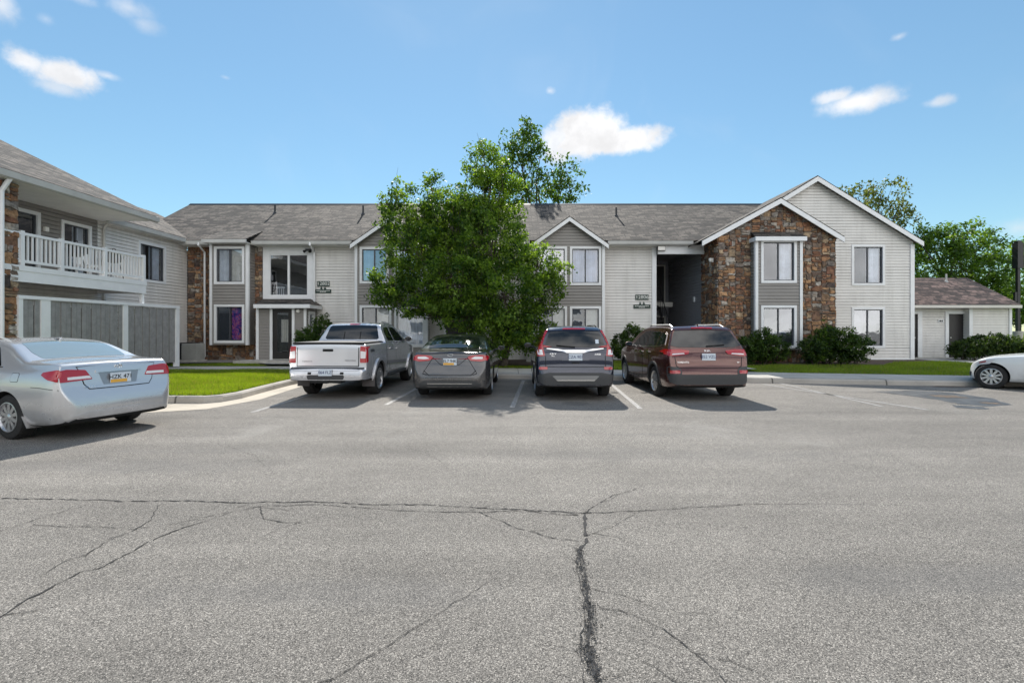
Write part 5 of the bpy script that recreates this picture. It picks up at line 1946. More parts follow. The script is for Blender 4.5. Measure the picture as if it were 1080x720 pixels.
def paint(name, col, metal=.55, rough=.28, coat=1.0):
    m = mat(name, col, rough, metal, coat=coat)
    t = NT(m.node_tree); bs = m.node_tree.nodes["Principled BSDF"]
    oc = t.n("ShaderNodeTexCoord").outputs["Object"]
    sp = t.n("ShaderNodeSeparateXYZ"); t.put(sp.inputs[0], oc)
    # road dust low on the body, and a little everywhere
    dust = t.math("MULTIPLY", t.maprange(sp.outputs[2], .25, .65, 1, 0), t.maprange(t.noise(oc, 3.5, 5, .65), .3, .7, .05, .4))
    dust = t.math("ADD", dust, t.math("MULTIPLY", t.maprange(t.noise(oc, 1.6, 4, .6), .45, .75), .04), clamp=True)
    t.put(bs.inputs["Base Color"], t.mix(dust, col, (.22, .20, .18)))
    t.put(bs.inputs["Roughness"], t.math("ADD", t.math("MULTIPLY", dust, .4), rough, clamp=True))
    return m


V = {}
V["silver"] = paint("silver_car_paint", (.60, .60, .61), .5, .24)
V["silver2"] = paint("pale_silver_paint", (.60, .60, .62), .55, .25)
V["grey"] = paint("dark_grey_paint", (.070, .070, .074), .55, .2)
V["navy"] = paint("navy_paint", (.011, .018, .040), .4, .18)
V["maroon"] = paint("maroon_paint", (.105, .034, .026), .5, .18)
V["white"] = paint("white_paint", (.78, .78, .77), 0, .3)
V["glass"] = mat("tinted_car_glass", (.008, .010, .012), .03, 0, spec=.6)
V["glass"].node_tree.nodes["Principled BSDF"].inputs["Coat Weight"].default_value = .25
V["redlens"] = mat("red_lamp_lens", (.40, .004, .010), .12, coat=1)
V["clearlens"] = mat("clear_lamp_lens", (.75, .72, .72), .15, coat=1)
V["chrome"] = mat("chrome", (.78, .78, .78), .12, 1)
V["clad"] = mat("grey_plastic_cladding", (.045, .046, .048), .55)
V["silver_shade"] = paint("shaded_silver_paint", (.30, .305, .32), .5, .35)  # darker copy of the silver, with the recess shade put into the colour
V["skyglass"] = mat("sky_toned_rear_glass", (.20, .25, .26), .04, 0, coat=1)  # lit cabin and mirrored sky put into the glass colour
V["seam"] = mat("panel_gap", (.008, .008, .008), .8)
V["tyre"] = mat("tyre_rubber", (.022, .021, .021), .85, noise=.3, nscale=9)
V["alloy"] = mat("alloy_wheel", (.55, .55, .56), .3, .8)
V["plate"] = mat("licence_plate", (.62, .68, .74), .5)
V["platetxt"] = mat("licence_plate_ink", (.03, .05, .16), .5)
V["plateor"] = mat("licence_plate_orange", (.75, .40, .06), .5)
V["skid"] = mat("grey_skid_plate", (.22, .22, .22), .4, .3)
V["under"] = mat("underbody", (.015, .015, .015), .9)
V["flap"] = mat("grey_mud_flap", (.10, .09, .09), .8)


class Car:
    def __init__(s, label, cat, loc, heading, L, W, zc, S, plan_r, plan_f, zb, axles, wr, paintm, name="parked_car", tw=.22, crown=.035, rc=.09, spokes=10, arch=.05, group="parked cars", sedan=False):
        s.L, s.W, s.wr, s.axles, s.paint, s.tw = L, W, wr, axles, paintm, tw
        s.root = thing(name, label, cat, loc, heading, group, local=True)
        s.zc = mono(zc); s.Sf = mono(S)
        pr, pf = mono(plan_r), mono(plan_f)
        zbf = mono(zb)
        xs = set(round(k[0], 4) for k in zc)
        for a, c in zip(sorted(xs), sorted(xs)[1:]):
            n = max(1, int((c - a) / .05))
            if c - a < .2: n = max(n, 3)
            for k in range(n): xs.add(round(a + (c - a) * k / n, 4))
        xs = sorted(xs)
        NS, NC, NTp = 14, 5, 6
        rings = []
        for x in xs:
            z1 = s.zc(x); z0 = zbf(x)
            pl = min(pr(x), pf(L - x))
            wf = lambda z: W / 2 * pl * s.Sf(z)
            fe = min(1.0, max(0.0, (min(x, L - x) - .25) / .8)) if sedan else 1.0
            r = min(.035 + (rc - .035) * fe, (z1 - z0) * .35)
            cr = min(.014 + (crown - .014) * fe, (z1 - z0) * .12)
            zt = z1 - cr - r
            half = [(0, z0), (wf(z0) * .75, z0), (wf(z0) - .02, z0 + .012)]
            for i in range(NS + 1):
                z = z0 + .03 + (zt - z0 - .03) * i / NS
                half.append((wf(z), z))
            w1 = wf(zt)
            w2 = w1 - r * 1.05
            for i in range(1, NC + 1):
                a = math.pi / 2 * i / NC
                half.append((w2 + (w1 - w2) * math.cos(a), zt + r * math.sin(a)))
            for i in range(1, NTp + 1):
                t = 1 - i / NTp
                half.append((w2 * t, z1 - cr * t * t))
            ring = [(x, y, z) for y, z in half] + [(x, -y, z) for y, z in reversed(half[1:-1])]
            rings.append(ring)
        b = MB()
        n = len(rings[0])
        for rg in rings: b.v += rg
        for i in range(len(rings) - 1):
            for k in range(n):
                k2 = (k + 1) % n
                b.f.append((i * n + k, (i + 1) * n + k, (i + 1) * n + k2, i * n + k2)); b.m.append(0); b.uv.append(None)
        b.f.append(tuple(range(n))); b.f.append(tuple((len(rings) - 1) * n + k for k in reversed(range(n))))
        b.m += [0, 0]; b.uv += [None, None]
        me = bpy.data.meshes.new("body"); me.from_pydata(b.v, [], b.f)
        bm = bmesh.new(); bm.from_mesh(me); bmesh.ops.recalc_face_normals(bm, faces=bm.faces)
        s.bvh = BVHTree.FromBMesh(bm)
        bm.to_mesh(me); bm.free()
        me.materials.append(paintm); me.materials.append(V["under"])
        for p in me.polygons:
            if p.normal.z < -.6 and p.center.z < .45: p.material_index = 1
        me.shade_smooth()
        body = bpy.data.objects.new("body", me); COL.objects.link(body)
        # wheel openings
        cb = MB()
        for ax in axles:
            for sg in (-1, 1):
                cb.lathe([(0, 0), (wr + arch, 0), (wr + arch, .42), (0, .42)], (ax, sg * (W / 2 - .30), wr + .01), (0, sg, 0), 40)
        cut = cb.build("cut", V["under"])
        bmc = bmesh.new(); bmc.from_mesh(cut.data); bmesh.ops.remove_doubles(bmc, verts=bmc.verts, dist=2e-4); bmesh.ops.recalc_face_normals(bmc, faces=bmc.faces); bmc.to_mesh(cut.data); bmc.free()
        md = body.modifiers.new("arches", "BOOLEAN"); md.object = cut; md.operation = "DIFFERENCE"; md.solver = "EXACT"
        try: md.material_mode = "TRANSFER"
        except Exception: pass
        bpy.context.view_layer.update()
        dg = bpy.context.evaluated_depsgraph_get()
        me2 = bpy.data.meshes.new_from_object(body.evaluated_get(dg))
        body.modifiers.clear(); body.data = me2
        me2.shade_smooth(); me2.set_sharp_from_angle(angle=R(38))
        bpy.data.objects.remove(cut)
        body.parent = s.root
        s.body = body
        s.wheels(spokes)

    def wheels(s, spokes):
        for ax in s.axles:
            for sg in (-1, 1):
                c = Vector((ax, sg * (s.W / 2 - .035), s.wr))
                r, t = s.wr, s.tw
                b = MB()
                b.lathe([(r * .64, -.02), (r * .68, .0), (r * .86, .004), (r * .96, -.012), (r, -.05), (r, -t + .05), (r * .95, -t + .01), (r * .7, -t), (r * .64, -t + .04), (r * .64, -.02)], c, (0, sg, 0), 36)
                for k in range(44):      # tread grooves as shallow blocks
                    a = k / 44 * 6.2832
                    m = Matrix.Translation(c + Vector((0, -sg * t / 2, 0))) @ Matrix.Rotation(a, 4, "Y")
                    b.box(-.010, .010, -t / 2 + .03, t / 2 - .03, r - .004, r + .004, 0, m)
                w = b.build("wheel", V["tyre"], s.root, True, 40)
                b = MB()
                b.lathe([(r * .655, -.02), (r * .67, .004), (r * .63, .006), (r * .58, -.02), (r * .56, -.10), (r * .56, -.14), (0, -.14)], c, (0, sg, 0), 36)
                b.lathe([(0, .0), (r * .09, -.002), (r * .15, -.012), (r * .17, -.05)], c, (0, sg, 0), 20)
                for k in range(spokes):
                    a = k / spokes * 6.2832
                    m = Matrix.Translation(c) @ Matrix.Rotation(a, 4, "Y")
                    wd = r * (.085 if spokes > 6 else .13)
                    lo = [m @ Vector(p) for p in ((-wd * .8, sg * -.012, r * .1), (wd * .8, sg * -.012, r * .1), (wd, sg * -.012, r * .62), (-wd, sg * -.012, r * .62))]
                    hi = [m @ Vector(p) for p in ((-wd * .8, sg * -.045, r * .1), (wd * .8, sg * -.045, r * .1), (wd, sg * -.06, r * .62), (-wd, sg * -.06, r * .62))]
                    b.prism(lo, hi)
                b.build("rim", V["alloy"], w, True, 35)
                b = MB(); b.lathe([(r * .55, -.13), (r * .2, -.13), (0, -.12)], c, (0, sg, 0), 24); b.lathe([(r * .42, -.10), (0, -.095)], c, (0, sg, 0), 24)
                b.build("brake_disc", V["under"], w)

    # --- parts laid on the body: an outline seen from one side, given its own thickness
    def patch(s, name, poly, side, m, off=.004, thick=.012, parent=None, res=.06, rnd_=0.0, smooth=True):
        if name.startswith("tail_lamp"): res = min(res, .025)
        if rnd_: poly = round_poly(poly, rnd_)
        bm = bmesh.new()
        vs = [bm.verts.new((p[0], p[1], 0)) for p in poly]
        bm.faces.new(vs)
        lo = [min(p[i] for p in poly) for i in (0, 1)]; hi = [max(p[i] for p in poly) for i in (0, 1)]
        for i in (0, 1):
            n = int((hi[i] - lo[i]) / res)
            for k in range(1, n + 1):
                co = [0, 0, 0]; co[i] = lo[i] + (hi[i] - lo[i]) * k / (n + 1)
                no = [0, 0, 0]; no[i] = 1
                bmesh.ops.bisect_plane(bm, geom=bm.verts[:] + bm.edges[:] + bm.faces[:], plane_co=co, plane_no=no)
        bmesh.ops.triangulate(bm, faces=[f for f in bm.faces if len(f.verts) > 4])
        D = {"rear": Vector((1, 0, 0)), "front": Vector((-1, 0, 0)), "left": Vector((0, -1, 0)), "right": Vector((0, 1, 0)), "top": Vector((0, 0, -1))}[side]
        inner, outer = [], []
        for v in bm.verts:
            a, c = v.co.x, v.co.y
            o = {"rear": Vector((-3, a, c)), "front": Vector((s.L + 3, a, c)), "left": Vector((a, 4, c)), "right": Vector((a, -4, c)), "top": Vector((a, c, 5))}[side]
            h, n, _, _ = s.bvh.ray_cast(o, D)
            if h is None:
                q = {"rear": Vector((.3, a, c)), "front": Vector((s.L - .3, a, c)), "left": Vector((a, s.W / 2, c)), "right": Vector((a, -s.W / 2, c)), "top": Vector((a, c, 1.2))}[side]
                h, n, _, _ = s.bvh.find_nearest(q)
            if n.dot(D) > 0: n = -n
            outer.append(h + n * off); inner.append(h - n * thick)
        bm.verts.ensure_lookup_table()
        b = MB()
        idx = {v: i for i, v in enumerate(bm.verts)}
        b.v = [tuple(p) for p in outer] + [tuple(p) for p in inner]
        N = len(outer)
        for f in bm.faces: b.f.append(tuple(idx[v] for v in f.verts))
        for e in bm.edges:
            if len(e.link_faces) == 1:
                i, j = idx[e.verts[0]], idx[e.verts[1]]
                b.f.append((i, j, j + N, i + N))
        b.m = [0] * len(b.f); b.uv = [None] * len(b.f)
        bm.free()
        o = b.build(name, m, parent or s.root, False)
        bm = bmesh.new(); bm.from_mesh(o.data); bmesh.ops.recalc_face_normals(bm, faces=bm.faces); bm.to_mesh(o.data); bm.free()
        # an open shell: make the large face look outwards
        if len(o.data.polygons) and sum(p.normal.dot(-D) * p.area for p in o.data.polygons) < 0:
            o.data.flip_normals()
        if smooth:
            o.data.shade_smooth(); o.data.set_sharp_from_angle(angle=R(40))
        return o

    def both(s, name, poly, side, m, **k):
        """mirrored pair; side is 'rear'/'front'/'top' or 'side'"""
        out = []
        if side == "side":
            for sd in ("left", "right"): out.append(s.patch(name, poly, sd, m, **k))
        else:
            mir = (lambda p: (p[0], -p[1])) if side == "top" else (lambda p: (-p[0], p[1]))
            out.append(s.patch(name, poly, side, m, **k))
            out.append(s.patch(name, [mir(p) for p in reversed(poly)], side, m, **k))
        return out

    def door(s, poly, handle, gap=.012):
        for sd in ("left", "right"):
            cx = sum(p[0] for p in poly) / len(poly); cz = sum(p[1] for p in poly) / len(poly)
            d = s.patch("door", poly, sd, s.paint, off=.005, thick=.006, res=.08)
            big = [(p[0] + math.copysign(gap, p[0] - cx), p[1] + math.copysign(gap * .8, p[1] - cz)) for p in poly]
            s.patch("door_gap", big, sd, V["seam"], off=.0015, thick=.006, parent=d, res=.08)
            hx, hz = handle
            s.patch("handle", [(hx - .1, hz - .014), (hx + .1, hz - .014), (hx + .1, hz + .016), (hx - .1, hz + .016)], sd, s.handle_m if hasattr(s, "handle_m") else s.paint, off=.035, thick=.02, parent=d, res=.1)

    def rear_x(s, y, z):
        h = s.bvh.ray_cast(Vector((-3, y, z)), Vector((1, 0, 0)))[0]
        return h.x if h else .05

    def plate(s, z, txt, style="blue", y=0.0, w=.305, h=.152, x=None):
        x = (min(s.rear_x(y, z + h / 2), s.rear_x(y, z - h / 2), s.rear_x(y, z)) - .012) if x is None else x
        b = MB(); b.box(x - .006, x, y - w / 2, y + w / 2, z - h / 2, z + h / 2)
        p = b.build("license_plate", V["plate"], s.root)
        if style == "orange":
            b = MB(); b.box(x - .0085, x - .0065, y - w / 2 + .06, y + w / 2 - .006, z - h / 2 + .005, z - h * .16); b.build("plate_band", V["plateor"], p)
        put_text("plate_lettering", txt, h * .62, lambda a, c, d: (x - .0095 - d, y - a, z + c + (.012 if style == "orange" else 0)), V["platetxt"] if style == "blue" else V["seam"], p, .001, .95)
        return p

    def badge(s, txt, size, y, z, m="chrome", name="badge", parent=None, sx=1.15):
        x = s.rear_x(y, z) - .006
        return put_text(name, txt, size, lambda a, c, d: (s.rear_x(y - a, z + c) - .008 - d, y - a, z + c), V[m], parent or s.root, .003, sx)

    def ring(s, y, z, ry, rz, t=.008, parent=None, name="emblem"):
        b = MB()
        pts = []
        x = s.rear_x(y, z) - .008
        def loop(cy, cz, a, c):
            P = [(x, y + cy + a * math.cos(k / 20 * 6.2832), z + cz + c * math.sin(k / 20 * 6.2832)) for k in range(21)]
            b.tube(P, t, 6, cap=False)
        loop(0, 0, ry, rz)
        return b, loop

    def mirror(s, x, z, y0, m=None, sc=1.0):
        for sg in (-1, 1):
            b = MB()
            b.tube([(x, sg * (y0 - .06), z - .03), (x - .01, sg * (y0 + .05), z - .01)], .022, 8)
            o = b.build("side_mirror", V["clad"], s.root)
            bm = bmesh.new(); bmesh.ops.create_icosphere(bm, subdivisions=3, radius=1)
            bmesh.ops.transform(bm, matrix=Matrix.Translation((x + .0, sg * (y0 + .13 * sc), z + .02)) @ Matrix.Diagonal((.07 * sc, .105 * sc, .07 * sc, 1)), verts=bm.verts)
            for v in bm.verts:
                if v.co.x < x - .035: v.co.x = x - .035
            me = bpy.data.meshes.new("shell"); bm.to_mesh(me); bm.free(); me.materials.append(m or s.paint); me.shade_smooth(); me.set_sharp_from_angle(angle=R(40))
            link("mirror_shell", me, o)
            b = MB(); b.face([(x - .037, sg * (y0 + .13 * sc) + math.cos(k / 16 * 6.2832) * .088 * sc, z + .02 + math.sin(k / 16 * 6.2832) * .055 * sc) for k in range(16)])
            b.build("mirror_glass", V["glass"], o)

    def wiper(s, y0, z0, y1, z1):
        b = MB(); b.tube([(s.rear_x(y0, z0) - .03, y0, z0), (s.rear_x((y0 + y1) / 2, (z0 + z1) / 2) - .035, (y0 + y1) / 2, (z0 + z1) / 2), (s.rear_x(y1, z1) - .025, y1, z1)], .010, 6)
        return b.build("wiper", V["seam"], s.root)

    def exhaust(s, y, z, x=0.06, r=.035, m="chrome"):
        b = MB(); b.lathe([(r, 0), (r, -.2), (r * .85, -.2), (r * .85, 0), (r, 0)], (x, y, z), (-1, 0, 0), 16); return b.build("exhaust_tip", V[m], s.root)

    def arch_trim(s, m, w=.06, a0=-15, a1=195, off=.012):
        for ax in s.axles:
            r0 = s.wr + .045; r1 = r0 + w
            P = []
            for k in range(25):
                a = R(a0 + (a1 - a0) * k / 24); P.append((ax + r1 * math.cos(a), s.wr + .01 + r1 * math.sin(a)))
            Q = []
            for k in range(25):
                a = R(a1 + (a0 - a1) * k / 24); Q.append((ax + r0 * math.cos(a), s.wr + .01 + r0 * math.sin(a)))
            s.both("wheel_arch", P + Q, "side", m, off=off, thick=.02, res=.12)


def round_poly(P, r, n=4):
    out = []
    for i in range(len(P)):
        a, p, c = Vector(P[i - 1][:2]), Vector(P[i][:2]), Vector(P[(i + 1) % len(P)][:2])
        la, lc = (a - p).length, (c - p).length
        k = min(r, la * .45, lc * .45)
        s, e = p + (a - p).normalized() * k, p + (c - p).normalized() * k
        for j in range(n + 1):
            t = j / n
            q = s * (1 - t) ** 2 + p * 2 * t * (1 - t) + e * t * t
            out.append((q.x, q.y))
    return out


def mir_poly(half):
    """half outline (y >= 0, listed from bottom centre to top centre) mirrored to a full one"""
    return [p for p in half] + [(-p[0], p[1]) for p in reversed(half) if abs(p[0]) > 1e-6]


PLAN_R = [(0, .70), (.03, .80), (.08, .875), (.16, .93), (.3, .97), (.6, .99), (1.2, 1.0), (6, 1.0)]
PLAN_F = [(0, .55), (.04, .68), (.12, .80), (.25, .88), (.45, .94), (.8, .98), (1.3, 1.0), (6, 1.0)]
HEAD_Y = math.pi / 2          # facing away from the camera


def place(cx, yrear, yaw):
    """rear bumper centre and heading; yaw in degrees to the right of straight ahead"""
    return (cx, yrear, 0.0), HEAD_Y - R(yaw)


# ================= silver sedan at the left
hd = R(180 - 17.5)
fwd = Vector((math.cos(hd), math.sin(hd), 0)); lft = Vector((-fwd.y, fwd.x, 0))
rl = Vector((-7.28, 7.22, 0))                     # contact of the rear near wheel
org = rl - lft * .79 - fwd * 1.06
c = Car("silver sedan parked at the left edge with red tail lamps and alloy wheels", "car", tuple(org), hd, 4.80, 1.82,
        [(0, .50), (.02, .60), (.05, .70), (.075, .78), (.09, .86), (.105, .95), (.12, 1.03), (.14, 1.085), (.18, 1.112), (.3, 1.125), (.55, 1.14), (.74, 1.16), (1.0, 1.26), (1.35, 1.395), (1.6, 1.445), (1.95, 1.468), (2.4, 1.465), (2.8, 1.43), (3.1, 1.33), (3.75, 1.02), (4.2, .94), (4.55, .82), (4.7, .70), (4.78, .56), (4.80, .46)],
        [(.2, .90), (.32, .965), (.5, .995), (.68, 1.0), (.86, .985), (.97, .955), (1.06, .905), (1.25, .79), (1.47, .66)],
        PLAN_R, PLAN_F, [(0, .31), (.1, .24), (.5, .2), (4.2, .19), (4.7, .2), (4.8, .28)], (1.06, 3.835), .325, V["silver"], spokes=10, arch=.045, sedan=True)
c.patch("rear_window", [(.80, -.58), (1.02, -.60), (1.42, -.53), (1.44, 0), (1.42, .53), (1.02, .60), (.80, .58), (.77, 0)], "top", V["skyglass"], res=.05, rnd_=.05)
c.patch("windshield", [(2.85, -.54), (3.6, -.66), (3.68, 0), (3.6, .66), (2.85, .54), (2.80, 0)], "top", V["glass"], res=.06, rnd_=.05)
c.both("side_window", [(1.30, 1.06), (1.62, 1.33), (2.02, 1.385), (2.02, 1.05)], "side", V["glass"], res=.05, rnd_=.02)
c.both("side_window", [(2.08, 1.05), (2.08, 1.385), (2.6, 1.375), (3.02, 1.22), (3.3, 1.05)], "side", V["glass"], res=.05, rnd_=.02)
c.both("window_trim", [(1.22, 1.035), (3.36, 1.03), (3.36, 1.045), (1.24, 1.05)], "side", V["chrome"], off=.008, res=.1)
c.door([(1.62, .98), (1.50, .80), (1.52, .55), (1.75, .34), (2.06, .30), (2.07, 1.02), (1.75, 1.03)], (1.72, .90))
c.door([(2.10, .30), (3.15, .30), (3.22, .6), (3.2, 1.01), (2.10, 1.02)], (2.25, .90))
lid = c.patch("trunk_lid", mir_poly([(0, .72), (.43, .725), (.49, .80), (.52, .95), (.56, 1.045), (0, 1.065)]), "rear", V["silver"], off=.006, thick=.004, res=.06)
c.patch("trunk_gap", mir_poly([(0, .708), (.437, .713), (.503, .795), (.533, .95), (.575, 1.055), (0, 1.06)]), "rear", V["seam"], off=.001, thick=.004, parent=lid, res=.06)
for tl in c.both("tail_lamp", [(.38, .86), (.56, .85), (.79, .84), (.80, 1.0), (.70, 1.02), (.46, 1.0)], "rear", V["redlens"], off=.012, res=.04, rnd_=.02):
    pass
c.both("tail_lamp_side", [(.09, .85), (.22, .88), (.36, .95), (.34, .985), (.13, 1.02), (.08, 1.0)], "side", V["redlens"], off=.010, res=.04, rnd_=.015)
c.both("reverse_lamp", [(.40, .875), (.70, .87), (.70, .91), (.42, .915)], "rear", V["clearlens"], off=.016, res=.05)
g = c.patch("chrome_strip", mir_poly([(0, .955), (.33, .95), (.33, .985), (0, .995)]), "rear", V["silver2"], off=.022, thick=.02, res=.08)
b, lp_ = c.ring(0, 1.025, .052, .036, .006); lp_(0, 0, .018, .034); lp_(0, .012, .036, .014); b.build("emblem", V["chrome"], c.root, True)
c.patch("plate_recess", mir_poly([(0, .765), (.24, .765), (.29, .945), (0, .95)]), "rear", V["silver_shade"], off=.0075, thick=.01, res=.08)
c.plate(.855, "HZK 471", "orange")
c.badge("CAMRY", .04, .42, .755)
c.both("bumper_seam", [(.02, .735), (.34, .775), (.52, .78), (.52, .773), (.34, .767), (.02, .727)], "side", V["seam"], off=.002, res=.08)
c.patch("bumper_valance", mir_poly([(0, .30), (.62, .31), (.70, .36), (.45, .40), (0, .405)]), "rear", V["silver2"], off=.006, thick=.01, res=.08)
c.both("fuel_door", [(.80, .84), (.97, .84), (.97, .97), (.80, .97)], "side", V["seam"], off=.001, res=.08, rnd_=.03)
c.both("fuel_door", [(.806, .846), (.964, .846), (.964, .964), (.806, .964)], "side", V["silver"], off=.003, res=.08, rnd_=.03)
c.exhaust(-.5, .27, .12)
for sg in (-1, 1):
    b = MB(); b.prism([(.70, sg * .72, .34), (.70, sg * .90, .36), (.62, sg * .88, .19), (.64, sg * .70, .18)], [(.715, sg * .72, .34), (.715, sg * .90, .36), (.635, sg * .88, .19), (.655, sg * .70, .18)]); b.build("mud_flap", V["silver2"], c.root)
c.both("headlamp", [(4.2, .70), (4.62, .64), (4.66, .72), (4.3, .86)], "side", V["clearlens"], off=.006, res=.06)
c.mirror(3.15, 1.02, .88)
b = MB(); b.prism([(1.52, -.03, 1.43), (1.62, 0, 1.46), (1.52, .03, 1.43)], [(1.40, -.005, 1.465), (1.45, 0, 1.475), (1.40, .005, 1.465)]); b.build("roof_antenna", V["silver"], c.root)

# ================= silver pickup
loc, hd = place(-4.22, 11.15, 1.5)
c = Car("silver crew-cab pickup truck with bed cover parked beside the lawn kerb", "pickup truck", loc, hd, 5.29, 1.87,
        [(0, .56), (.012, .64), (.03, .70), (.13, .715), (.142, .80), (.150, 1.0), (.158, 1.20), (.175, 1.255), (.22, 1.27), (1.66, 1.275), (1.69, 1.31), (1.76, 1.45), (1.85, 1.64), (1.93, 1.715), (2.05, 1.75), (2.4, 1.782), (2.9, 1.775), (3.2, 1.72), (3.45, 1.60), (3.95, 1.26), (4.1, 1.19), (4.7, 1.13), (5.05, 1.03), (5.2, .90), (5.27, .68), (5.29, .52)],
        [(.3, .93), (.45, .975), (.7, 1.0), (1.0, .995), (1.18, .975), (1.28, .94), (1.5, .82), (1.78, .70)],
        [(0, .86), (.03, .90), (.10, .935), (.2, .96), (.5, .975), (1.2, .985), (1.7, 1.0), (6, 1.0)], PLAN_F, [(0, .44), (.1, .42), (.4, .42), (.7, .38), (5.0, .36), (5.29, .42)], (1.13, 4.38), .385, V["silver2"], "parked_pickup", tw=.26, spokes=6, arch=.075, crown=.02, rc=.05)
TG = mir_poly([(0, .76), (.70, .76), (.70, 1.23), (0, 1.24)])
tg = c.patch("tailgate", TG, "rear", V["silver2"], off=.008, thick=.004, res=.08)
c.patch("tailgate_gap", mir_poly([(0, .735), (.72, .735), (.72, 1.245), (0, 1.25)]), "rear", V["seam"], off=.001, thick=.004, parent=tg, res=.08)
c.patch("handle", mir_poly([(0, 1.085), (.115, 1.085), (.125, 1.11), (.115, 1.145), (0, 1.145)]), "rear", V["seam"], off=.012, thick=.004, parent=tg, res=.1)
c.badge("TOYOTA", .05, .48, .86, "clad", parent=tg)
c.badge("PRERUNNER", .04, -.52, .88, "clad", parent=tg)
for tl in c.both("tail_lamp", [(.745, .83), (.885, .83), (.885, 1.20), (.745, 1.21)], "rear", V["redlens"], off=.012, res=.04, rnd_=.02): pass
c.both("tail_lamp_side", [(.15, .83), (.24, .86), (.24, 1.19), (.16, 1.21)], "side", V["redlens"], off=.010, res=.05)
c.both("reverse_lamp", [(.755, .93), (.87, .93), (.875, 1.08), (.755, 1.10)], "rear", V["clearlens"], off=.018, res=.05, rnd_=.015)
c.patch("bumper_step", mir_poly([(0, .645), (.70, .65), (.84, .68), (.84, .725), (0, .725)]), "rear", V["clad"], off=.006, thick=.02, res=.08)
c.patch("bumper_center", mir_poly([(0, .46), (.40, .46), (.43, .53), (.40, .56), (0, .56)]), "rear", V["clad"], off=.012, thick=.02, res=.1)
c.both("bumper_socket", [(.33, .575), (.41, .575), (.41, .625), (.33, .625)], "rear", V["seam"], off=.006, res=.1)
c.plate(.62, "064 FLZ", x=-.022)
b = MB(); b.box(-.02, .3, -.05, .05, .37, .44); b.box(.0, .3, -.35, .35, .38, .43); b.build("hitch", V["seam"], c.root)
# soft bed cover with a dark edge
b = MB(); b.box(.20, 1.66, -.80, .80, 1.262, 1.298); cv = b.build("bed_cover", V["bedcover"] if "bedcover" in V else V["clad"], c.root)
b = MB(); b.box(.185, 1.675, -.825, -.802, 1.262, 1.285); b.box(.185, 1.675, .802, .825, 1.262, 1.285); b.box(.165, .198, -.825, .825, 1.255, 1.29); b.build("cover_edge", V["seam"], cv)
c.patch("rear_window", mir_poly([(0, 1.335), (.66, 1.335), (.70, 1.37), (.62, 1.66), (.58, 1.69), (0, 1.70)]), "rear", V["glass"], off=.006, res=.06)
c.both("window_divider", [(.20, 1.335), (.222, 1.335), (.218, 1.70), (.198, 1.70)], "rear", V["seam"], off=.010, res=.2)
c.patch("stop_lamp", mir_poly([(0, 1.718), (.13, 1.718), (.13, 1.738), (0, 1.74)]), "rear", V["redlens"], off=.012, res=.1)
c.patch("windshield", [(3.28, -.58), (3.85, -.70), (3.93, 0), (3.85, .70), (3.28, .58), (3.24, 0)], "top", V["glass"], res=.06, rnd_=.05)
c.both("side_window", [(1.93, 1.30), (1.98, 1.56), (2.08, 1.64), (2.50, 1.655), (2.50, 1.28)], "side", V["glass"], res=.05, rnd_=.03)
c.both("side_window", [(2.60, 1.28), (2.60, 1.655), (3.05, 1.64), (3.35, 1.50), (3.62, 1.26)], "side", V["glass"], res=.05, rnd_=.03)
c.handle_m = V["silver2"]
c.door([(1.86, 1.22), (1.84, .75), (1.95, .60), (1.95, .50), (2.54, .50), (2.55, 1.24), (1.86, 1.25)], (2.02, 1.10))
c.door([(2.58, .50), (3.62, .50), (3.68, .8), (3.68, 1.2), (2.58, 1.24)], (2.72, 1.08))
c.both("bed_gap", [(1.685, .55), (1.71, .55), (1.71, 1.26), (1.685, 1.26)], "side", V["seam"], off=.002, res=.1)
c.arch_trim(V["silver2"], .085, -10, 190, .03)
c.patch("bed_badge", [(.42, 1.06), (.70, 1.06), (.70, 1.13), (.42, 1.13)], "right", V["clad"], off=.003, res=.1)
b = MB()
for sg in (-1, 1):
    b.tube([(1.8, sg * .93, .42), (3.6, sg * .93, .42)], .045, 10)
b.build("side_step", V["clad"], c.root)
for sg in (-1, 1):
    b = MB(); b.prism([(.64, sg * .62, .55), (.64, sg * .93, .55), (.62, sg * .93, .24), (.62, sg * .64, .24)], [(.655, sg * .62, .55), (.655, sg * .93, .55), (.635, sg * .93, .24), (.635, sg * .64, .24)]); b.build("mud_flap", V["flap"], c.root)
c.mirror(3.42, 1.30, .93, sc=1.15)
c.both("headlamp", [(4.85, .85), (5.2, .80), (5.2, .95), (4.9, 1.05)], "side", V["clearlens"], off=.006, res=.06)
c.exhaust(-.62, .40, .55, m="clad")

# ================= dark grey sedan
loc, hd = place(-1.40, 11.05, 1.0)
c = Car("dark grey sedan with flared red tail lamps between pickup and navy SUV", "car", loc, hd, 4.87, 1.85,
        [(0, .50), (.02, .60), (.045, .70), (.065, .78), (.09, .87), (.12, .96), (.145, 1.04), (.18, 1.08), (.3, 1.095), (.5, 1.11), (.66, 1.13), (.95, 1.24), (1.4, 1.395), (1.75, 1.455), (2.1, 1.478), (2.5, 1.465), (2.9, 1.40), (3.3, 1.24), (3.75, 1.04), (4.2, .95), (4.55, .84), (4.75, .70), (4.85, .55), (4.87, .46)],
        [(.2, .90), (.32, .965), (.5, .995), (.68, 1.0), (.86, .985), (.97, .955), (1.06, .905), (1.25, .80), (1.48, .66)],
        PLAN_R, PLAN_F, [(0, .30), (.1, .24), (.5, .2), (4.2, .19), (4.8, .2), (4.87, .28)], (1.08, 3.93), .33, V["grey"], spokes=10, arch=.045, sedan=True)
c.patch("rear_window", [(.72, -.60), (1.0, -.62), (1.45, -.53), (1.48, 0), (1.45, .53), (1.0, .62), (.72, .60), (.67, 0)], "top", V["glass"], res=.05, rnd_=.05)
